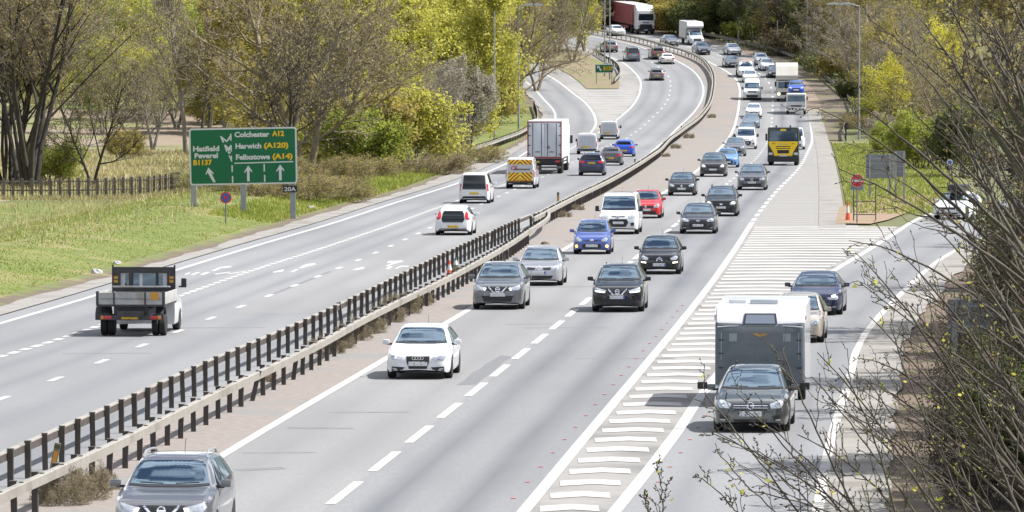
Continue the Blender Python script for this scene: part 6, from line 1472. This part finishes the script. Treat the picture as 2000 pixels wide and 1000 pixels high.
# ------------------------------------------------------------------ the near trees and bushes on the right
def shoot_tree(stems, label, seed, leaf='green', nleaf=260, dens=1.0, buds=True):
    """a near tree: stems rise from the bank, arch over towards the road and end in bud tipped twigs"""
    rr = random.Random(seed); big, small, tips = [], [], []
    owns = [(max(at(*s_[0]).x + 1.3 + at(*s_[0]).z * .10, R2(s_[0][2]) + 2.2), s_[0][2]) for s_ in stems]
    stool = Vector((sum(o_[0] for o_ in owns) / len(owns), sum(o_[1] for o_ in owns) / len(owns), 0))
    def curve(P_, r0, r1, n, store, lv):
        out_ = []; prev = None
        for i in range(n + 1):
            t_ = i / n
            q = P_[0] * (1 - t_) ** 3 + P_[1] * 3 * t_ * (1 - t_) ** 2 + P_[2] * 3 * t_ * t_ * (1 - t_) + P_[3] * t_ ** 3
            q = q + Vector((rr.gauss(0, 1), rr.gauss(0, 1), rr.gauss(0, 1))) * (.0022 if 0 < i < n else 0) * (1 + lv)
            r_ = r0 + (r1 - r0) * t_
            if prev is not None: store.append((prev[0], q, prev[1], r_, lv))
            prev = (q, r_); out_.append((q, r_))
        return out_
    for (x0, y0, Y0), (x1, y1, Y1), r0 in stems:
        A, B = at(x0, y0, Y0), at(x1, y1, Y1)
        own = Vector((max(A.x + 1.3 + A.z * .10, R2(Y0) + 2.2), Y0, 0)); base = stool.lerp(own, .10)
        base.z = ground_z(base.x, base.y) - .1
        d = (B - A); c1 = base + Vector((-.05, 0, (A.z - base.z) * .55))
        low = curve([base, c1, A - d.normalized() * .5 * (A - base).length * .5, A], r0 * 1.7, r0, 8, big, 1)
        sag = Vector((rr.uniform(-.05, .1), rr.uniform(-.3, .3), rr.uniform(-.02, .10))) * d.length
        up_ = curve([A, A + d * .33 + sag * .5, A + d * .66 + sag, B], r0, .0045, 14, big, 1)
        L_ = d.length
        for i in range(1, len(up_)):
            for _ in range(1 if rr.random() < .62 * dens else 0):
                p, r_ = up_[i]; ax = (up_[i][0] - up_[i - 1][0]).normalized()
                sd = rr.choice((-1, 1)); o = Vector((ax.z * sd, rr.gauss(0, .6), -ax.x * sd)).normalized()
                dd = (ax * math.cos(.58) + o * math.sin(.58) + Vector((0, 0, .10))).normalized()
                l1 = L_ * rr.uniform(.10, .34) * (1.15 - i / len(up_) * .75)
                e_ = p + dd * l1; m_ = Vector((0, 0, 1)) * l1 * .10
                t1 = curve([p, p + dd * l1 * .33 - m_ * .3, p + dd * l1 * .66 + m_ * .2, e_ + m_], max(.0035, min(r_ * .6, .011)), .003, 6, small, 2)
                for j in range(1, len(t1)):
                    if rr.random() < .34 * dens:
                        p2 = t1[j][0]; a2 = (t1[j][0] - t1[j - 1][0]).normalized(); o2 = Vector((a2.z * rr.choice((-1, 1)), rr.gauss(0, .7), -a2.x * rr.choice((-1, 1)))).normalized()
                        d2 = (a2 * .75 + o2 * .65 + Vector((0, 0, .1))).normalized(); l2 = l1 * rr.uniform(.16, .45)
                        t2 = curve([p2, p2 + d2 * l2 * .3, p2 + d2 * l2 * .7, p2 + d2 * l2 + Vector((0, 0, l2 * .08))], .0036, .0024, 3, small, 2); tips.append((t2[-1][0], d2))
                        for q_ in t2[1:]: tips.append((q_[0], d2))
                tips.append((t1[-1][0], dd)); tips += [(q_[0], dd) for q_ in t1[2:]]
    c = sum((s_[0] for s_ in big[::9]), Vector()) / len(big[::9]); g = min(big, key=lambda q: q[0].z)[0]
    root = empty("tree", (g.x, g.y, ground_z(g.x, g.y)), label, "tree")
    V, Fq = prisms([(a, b, r1, r2, 1) for a, b, r1, r2, _ in big], .003); V = V - np.array(tuple(root.location))
    new_obj("trunk", mesh_np("trunk", V, Fq, smooth=True), BARKN, root)
    V, Fq = prisms(small, .0022)
    bt = tips[::4]; gg = np.random.default_rng(seed)
    BV, BF = [], []
    pts = np.array([tuple(t_[0]) for t_ in bt]); ds = np.array([tuple(t_[1]) for t_ in bt])       # buds: small spindles
    u = np.cross(ds, np.array([[.3, .9, .2]])); u /= np.linalg.norm(u, axis=1)[:, None]; w = np.cross(ds, u)
    sz = gg.uniform(.0045, .009, (len(pts), 1))
    ring = [pts + u * sz, pts + w * sz, pts - u * sz, pts - w * sz]; top = pts + ds * sz * 3.2; bot = pts - ds * sz * .6
    BV = np.stack(ring + [top, bot], 1).reshape(-1, 3); k0 = np.arange(len(pts))[:, None] * 6
    BF = np.concatenate([np.concatenate([k0 + j, k0 + (j + 1) % 4, k0 + 4], 1) for j in range(4)] + [np.concatenate([k0 + (j + 1) % 4, k0 + j, k0 + 5], 1) for j in range(4)])
    LV, LF = leaves([t_ for t_ in tips if rr.random() < .12] or tips, int(nleaf * .24), .05, .026, seed)
    n0, n1 = len(V), len(V) + len(BV); O = np.array(tuple(root.location))
    me = mesh_np("crown", np.concatenate([V, BV, LV]) - O, [np.concatenate([Fq, LF + n1]), BF + n0], np.concatenate([np.zeros(len(Fq)), np.ones(len(LF)), np.zeros(len(BF))]))
    new_obj("crown", me, [BARKN, LEAF[leaf]], root)
BARKN = noisy("twig_bark", (.030, .024, .017), (.080, .066, .045), 7, 6, .8, .35, .75, (.055, .057, .024), 1.2, .52, .7)
rn = random.Random(21)
def rs(n, xa, xb, ya, yb, l0, l1, a0, a1, Ya, Yb, r0, r1):
    o = []
    for _ in range(n):
        x, y = rn.uniform(xa, xb), rn.uniform(ya, yb); l = rn.uniform(l0, l1); a = R(rn.uniform(a0, a1)); Y = rn.uniform(Ya, Yb)
        o.append(((x, y, Y), (x - l * math.sin(a), y - l * math.cos(a), Y + rn.uniform(-1.5, 1.5)), rn.uniform(r0, r1)))
    return o
# stems that can be followed in the photo, then the tangle they rise from
shoot_tree([((1965, 505, 54), (1598, 212, 53), .022), ((1975, 460, 55), (1668, 196, 55), .024), ((1945, 400, 55), (1815, 190, 56), .018), ((2010, 290, 54), (1885, 196, 54), .018), ((1960, 520, 52), (1640, 330, 52), .018),
            ((1990, 560, 54), (1720, 330, 53), .016), ((1980, 640, 53), (1660, 470, 53), .016)],
           "near bare tree whose long thin stems slant left across the slip road bend", 3, 'green', 160, .95)
shoot_tree([((1945, 265, 58), (1778, 16, 58), .024), ((1960, 190, 58), (1848, -10, 58), .022), ((1990, 165, 59), (1890, -10, 59), .020), ((2010, 260, 58), (1925, 20, 58), .026), ((1990, 300, 57), (1900, 90, 57), .018), ((1930, 330, 57), (1745, 90, 57), .016), ((2030, 120, 58), (1960, -30, 58), .02), ((1900, 210, 57), (1700, 40, 57), .012)],
           "near tree at the upper right corner with pale lichen coloured branches", 4, 'olive', 900, 1.0)
shoot_tree([((1955, 880, 50), (1672, 495, 50), .018), ((1830, 1010, 49), (1598, 690, 49), .014), ((2005, 825, 51), (1758, 495, 51), .02), ((2010, 960, 50), (1700, 620, 50), .018), ((1900, 1000, 49), (1640, 800, 49), .012), ((1990, 1000, 49), (1780, 600, 49), .016), ((1960, 760, 51), (1690, 560, 51), .014), ((2020, 720, 51), (1830, 450, 51), .018)],
           "near bare tree filling the lower right with crossing dark stems", 5, 'yellow', 420, 1.1)
shoot_tree([((1600, 1050, 46), (1378, 770, 46), .009), ((1640, 1040, 46), (1385, 836, 46), .008), ((1720, 1050, 46), (1455, 800, 46), .010), ((1700, 1060, 45), (1530, 690, 45), .010), ((1800, 1060, 46), (1560, 850, 46), .010), ((1560, 1040, 45), (1400, 880, 45), .006), ((1470, 1040, 46), (1372, 935, 46), .006), ((1760, 1040, 46), (1640, 720, 46), .010), ((1295, 1060, 44), (1283, 905, 44), .004), ((1275, 1040, 44), (1258, 968, 44), .003), ((1680, 1030, 46), (1480, 880, 46), .007), ((1850, 1040, 46), (1690, 740, 46), .010), ((1780, 1070, 46), (1470, 960, 46), .008), ((1740, 1060, 46), (1400, 850, 46), .008), ((1690, 1060, 45), (1440, 770, 45), .008), ((1880, 1060, 46), (1620, 780, 46), .010), ((1820, 1050, 46), (1590, 740, 46), .009), ((1900, 1030, 46), (1740, 640, 46), .011)],
           "near budding shoots arching across the bottom of the slip road", 6, 'yellow', 330, 1.0)
shoot_tree(rs(20, 1935, 2090, 430, 880, 130, 310, 25, 58, 55, 75, .010, .026), "tangled bare tree at the right edge, halfway down the photo", 7, 'olive', 600, 1.0)
shoot_tree(rs(24, 1870, 2090, 760, 1060, 160, 380, 20, 58, 52, 70, .008, .020), "tangled bare tree in the lower right corner of the photo", 8, 'green', 800, 1.05)
shoot_tree(rs(20, 1930, 2090, 130, 460, 140, 320, 15, 50, 58, 75, .010, .026), "tangled bare tree at the right edge near the top of the photo", 9, 'olive', 900, 1.0)
rnd = random.Random(31)
for i, (x, y, hh, kd, lf) in enumerate([(1960, 985, 1.3, 'thicket', 'dbrown'), (2010, 930, 2.4, 'thicket', 'dbrown'), (2090, 985, 3.4, 'shrub', 'dgreen'), (2120, 930, 4.5, 'spread', 'dbrown'), (1955, 850, 1.3, 'thicket', 'green'), (2030, 830, 2.6, 'thicket', 'dbrown'),
                                        (2075, 800, 4.6, 'spread', 'dbrown'), (1930, 745, 1.2, 'thicket', 'green'), (1985, 720, 2.2, 'thicket', 'dbrown'), (2045, 700, 4.6, 'spread', 'dbrown'), (2100, 690, 5, 'shrub', 'dgreen'), (1945, 650, 1.6, 'thicket', 'dbrown'),
                                        (2070, 630, 3.4, 'spread', 'dbrown'), (2110, 600, 5, 'spread', 'dbrown'), (2160, 570, 6, 'spread', 'dbrown'), (2080, 545, 3, 'thicket', 'dbrown'), (2110, 520, 6, 'spread', 'dbrown'), (1985, 760, 1.8, 'shrub', 'green'), (2040, 880, 2.2, 'shrub', 'green'), (2060, 640, 3, 'shrub', 'dgreen')]):
    tree(kd, x, y, hh, "dark bare bush on the soil bank right of the slip road", BARKD, lf, 1 + i % 3, "bushes on the bank right of the slip road", name='shrub')
for i, (x, y, hh) in enumerate([(2420, 900, 11), (2250, 800, 7), (2290, 690, 8), (2180, 590, 8), (2400, 760, 12), (2360, 660, 12), (2330, 560, 12), (2270, 480, 11), (2480, 820, 12)]):
    tree('spread', x, y, hh, "tall bare tree just off the right edge whose shadow crosses the slip road", BARKD, 'brown', 1 + i % 3, "tall trees on the bank right of the slip road")
for x, y, hh in ((2330, 900, 12), (2280, 760, 12), (2260, 640, 13), (2400, 980, 12), (2240, 560, 13), (2110, 960, 6), (2150, 850, 6.5), (2190, 740, 7), (2190, 650, 7.5), (2210, 560, 8), (2130, 800, 8), (2230, 500, 8)):  # the tallest stand out of view, added to cast shade on the bank
    tree('airy', x, y, hh, "dense dark brown tree by the right edge, taller ones added out of view for shade", BARKD, 'dbrown', 1 + y % 3, "dark trees massed at the right edge")
# ------------------------------------------------------------------ dry weeds in the median, grass tufts
for i, (x, y, hh) in enumerate([(155, 975, .9), (120, 985, .8), (180, 955, .6), (640, 690, .7), (665, 680, .6), (760, 628, .8), (785, 612, .9), (815, 596, .7), (720, 650, .8), (690, 664, .7), (905, 540, .6), (930, 525, .5), (520, 745, .4), (1100, 424, .5), (1130, 410, .5), (1320, 290, .6), (1345, 270, .7), (1300, 306, .5), (1390, 230, .6)]):
    tree('thicket', x, y, hh, "dry brown weed growing against the median barrier", BARK, 'pale', 1 + i % 3, "dry weeds along the median barrier", name='weed', wide=.8)
def tufts(name, n, place, m, hh, ww, seed, label):
    g = np.random.default_rng(seed); P_ = []
    while len(P_) < n:
        q = place(g)
        if q is not None: P_.append(q)
    P_ = np.array(P_); a = g.uniform(0, 6.28, n); h = hh * g.uniform(.4, 1.3, n); w = ww * g.uniform(.6, 1.3, n)
    dx, dy = np.cos(a) * w, np.sin(a) * w; ln = g.normal(0, .35, (n, 2)) * h[:, None]
    A = P_ + np.stack([dx, dy, 0 * a], 1); B = P_ - np.stack([dx, dy, 0 * a], 1); C_ = P_ + np.stack([ln[:, 0], ln[:, 1], h], 1)
    V = np.stack([A, B, C_], 1).reshape(-1, 3); me = mesh_np(name, V, np.arange(n * 3).reshape(n, 3))
    o = new_obj(name, me, m, None, 'stuff'); tag(o, label, "grass")
TUFT = leafm("tuft", (.14, .205, .018), (.34, .335, .07), .3, .3); TUFTD = leafm("dry_tuft", (.30, .26, .11), (.40, .35, .17), .3)
def pl_left(g):
    Y = 175 + 200 * g.random() ** .9; d = 1.2 + 24 * g.random() ** 1.3
    X = KL(Y) - d
    if abs(X / Y * F) > 1030 : return None
    return (X, Y, ground_z(X, Y) - .02)
tufts("grass", 60000, pl_left, TUFT, .065, .03, 1, "short green grass covering the left bank")
def pl_left2(g):
    Y = 300 + 170 * g.random(); d = .8 + 3.6 * g.random(); X = KL(Y) - d
    return (X, Y, ground_z(X, Y) - .02)
tufts("grass", 22000, pl_left2, TUFT, .22, .04, 2, "green grass strip between the bushes and the left channel")
def pl_fence(g):
    if g.random() < .5:
        i = g.integers(0, len(fpts) - 1); q = fpts[i].lerp(fpts[i + 1], g.random()); X, Y = q.x + g.normal(0, .3), q.y + g.normal(-.6, .8)
    else: Y = 250 + 105 * g.random(); X = KL(Y) - 4 - 16 * g.random()
    return (X, Y, ground_z(X, Y) - .02)
tufts("grass", 7000, pl_fence, TUFTD, .32, .03, 3, "tall dry grass stalks along the fence and over the left bank")
def pl_right(g):
    Y = 318 + 230 * g.random(); X = VR(Y) + .5 + 8 * g.random()
    return (X, Y, ground_z(X, Y) + .05)
tufts("grass", 25000, pl_right, TUFT, .20, .04, 4, "green grass on the right verge behind the no entry sign")
def pl_field(g):
    Y = 365 + 150 * g.random(); X = -5 - 45 * g.random()
    if KL(Y) - X < 14: return None
    return (X, Y, ground_z(X, Y) - .02)
tufts("grass", 26000, pl_field, TUFTD, .38, .05, 5, "pale straw coloured grass in the field behind the fence")
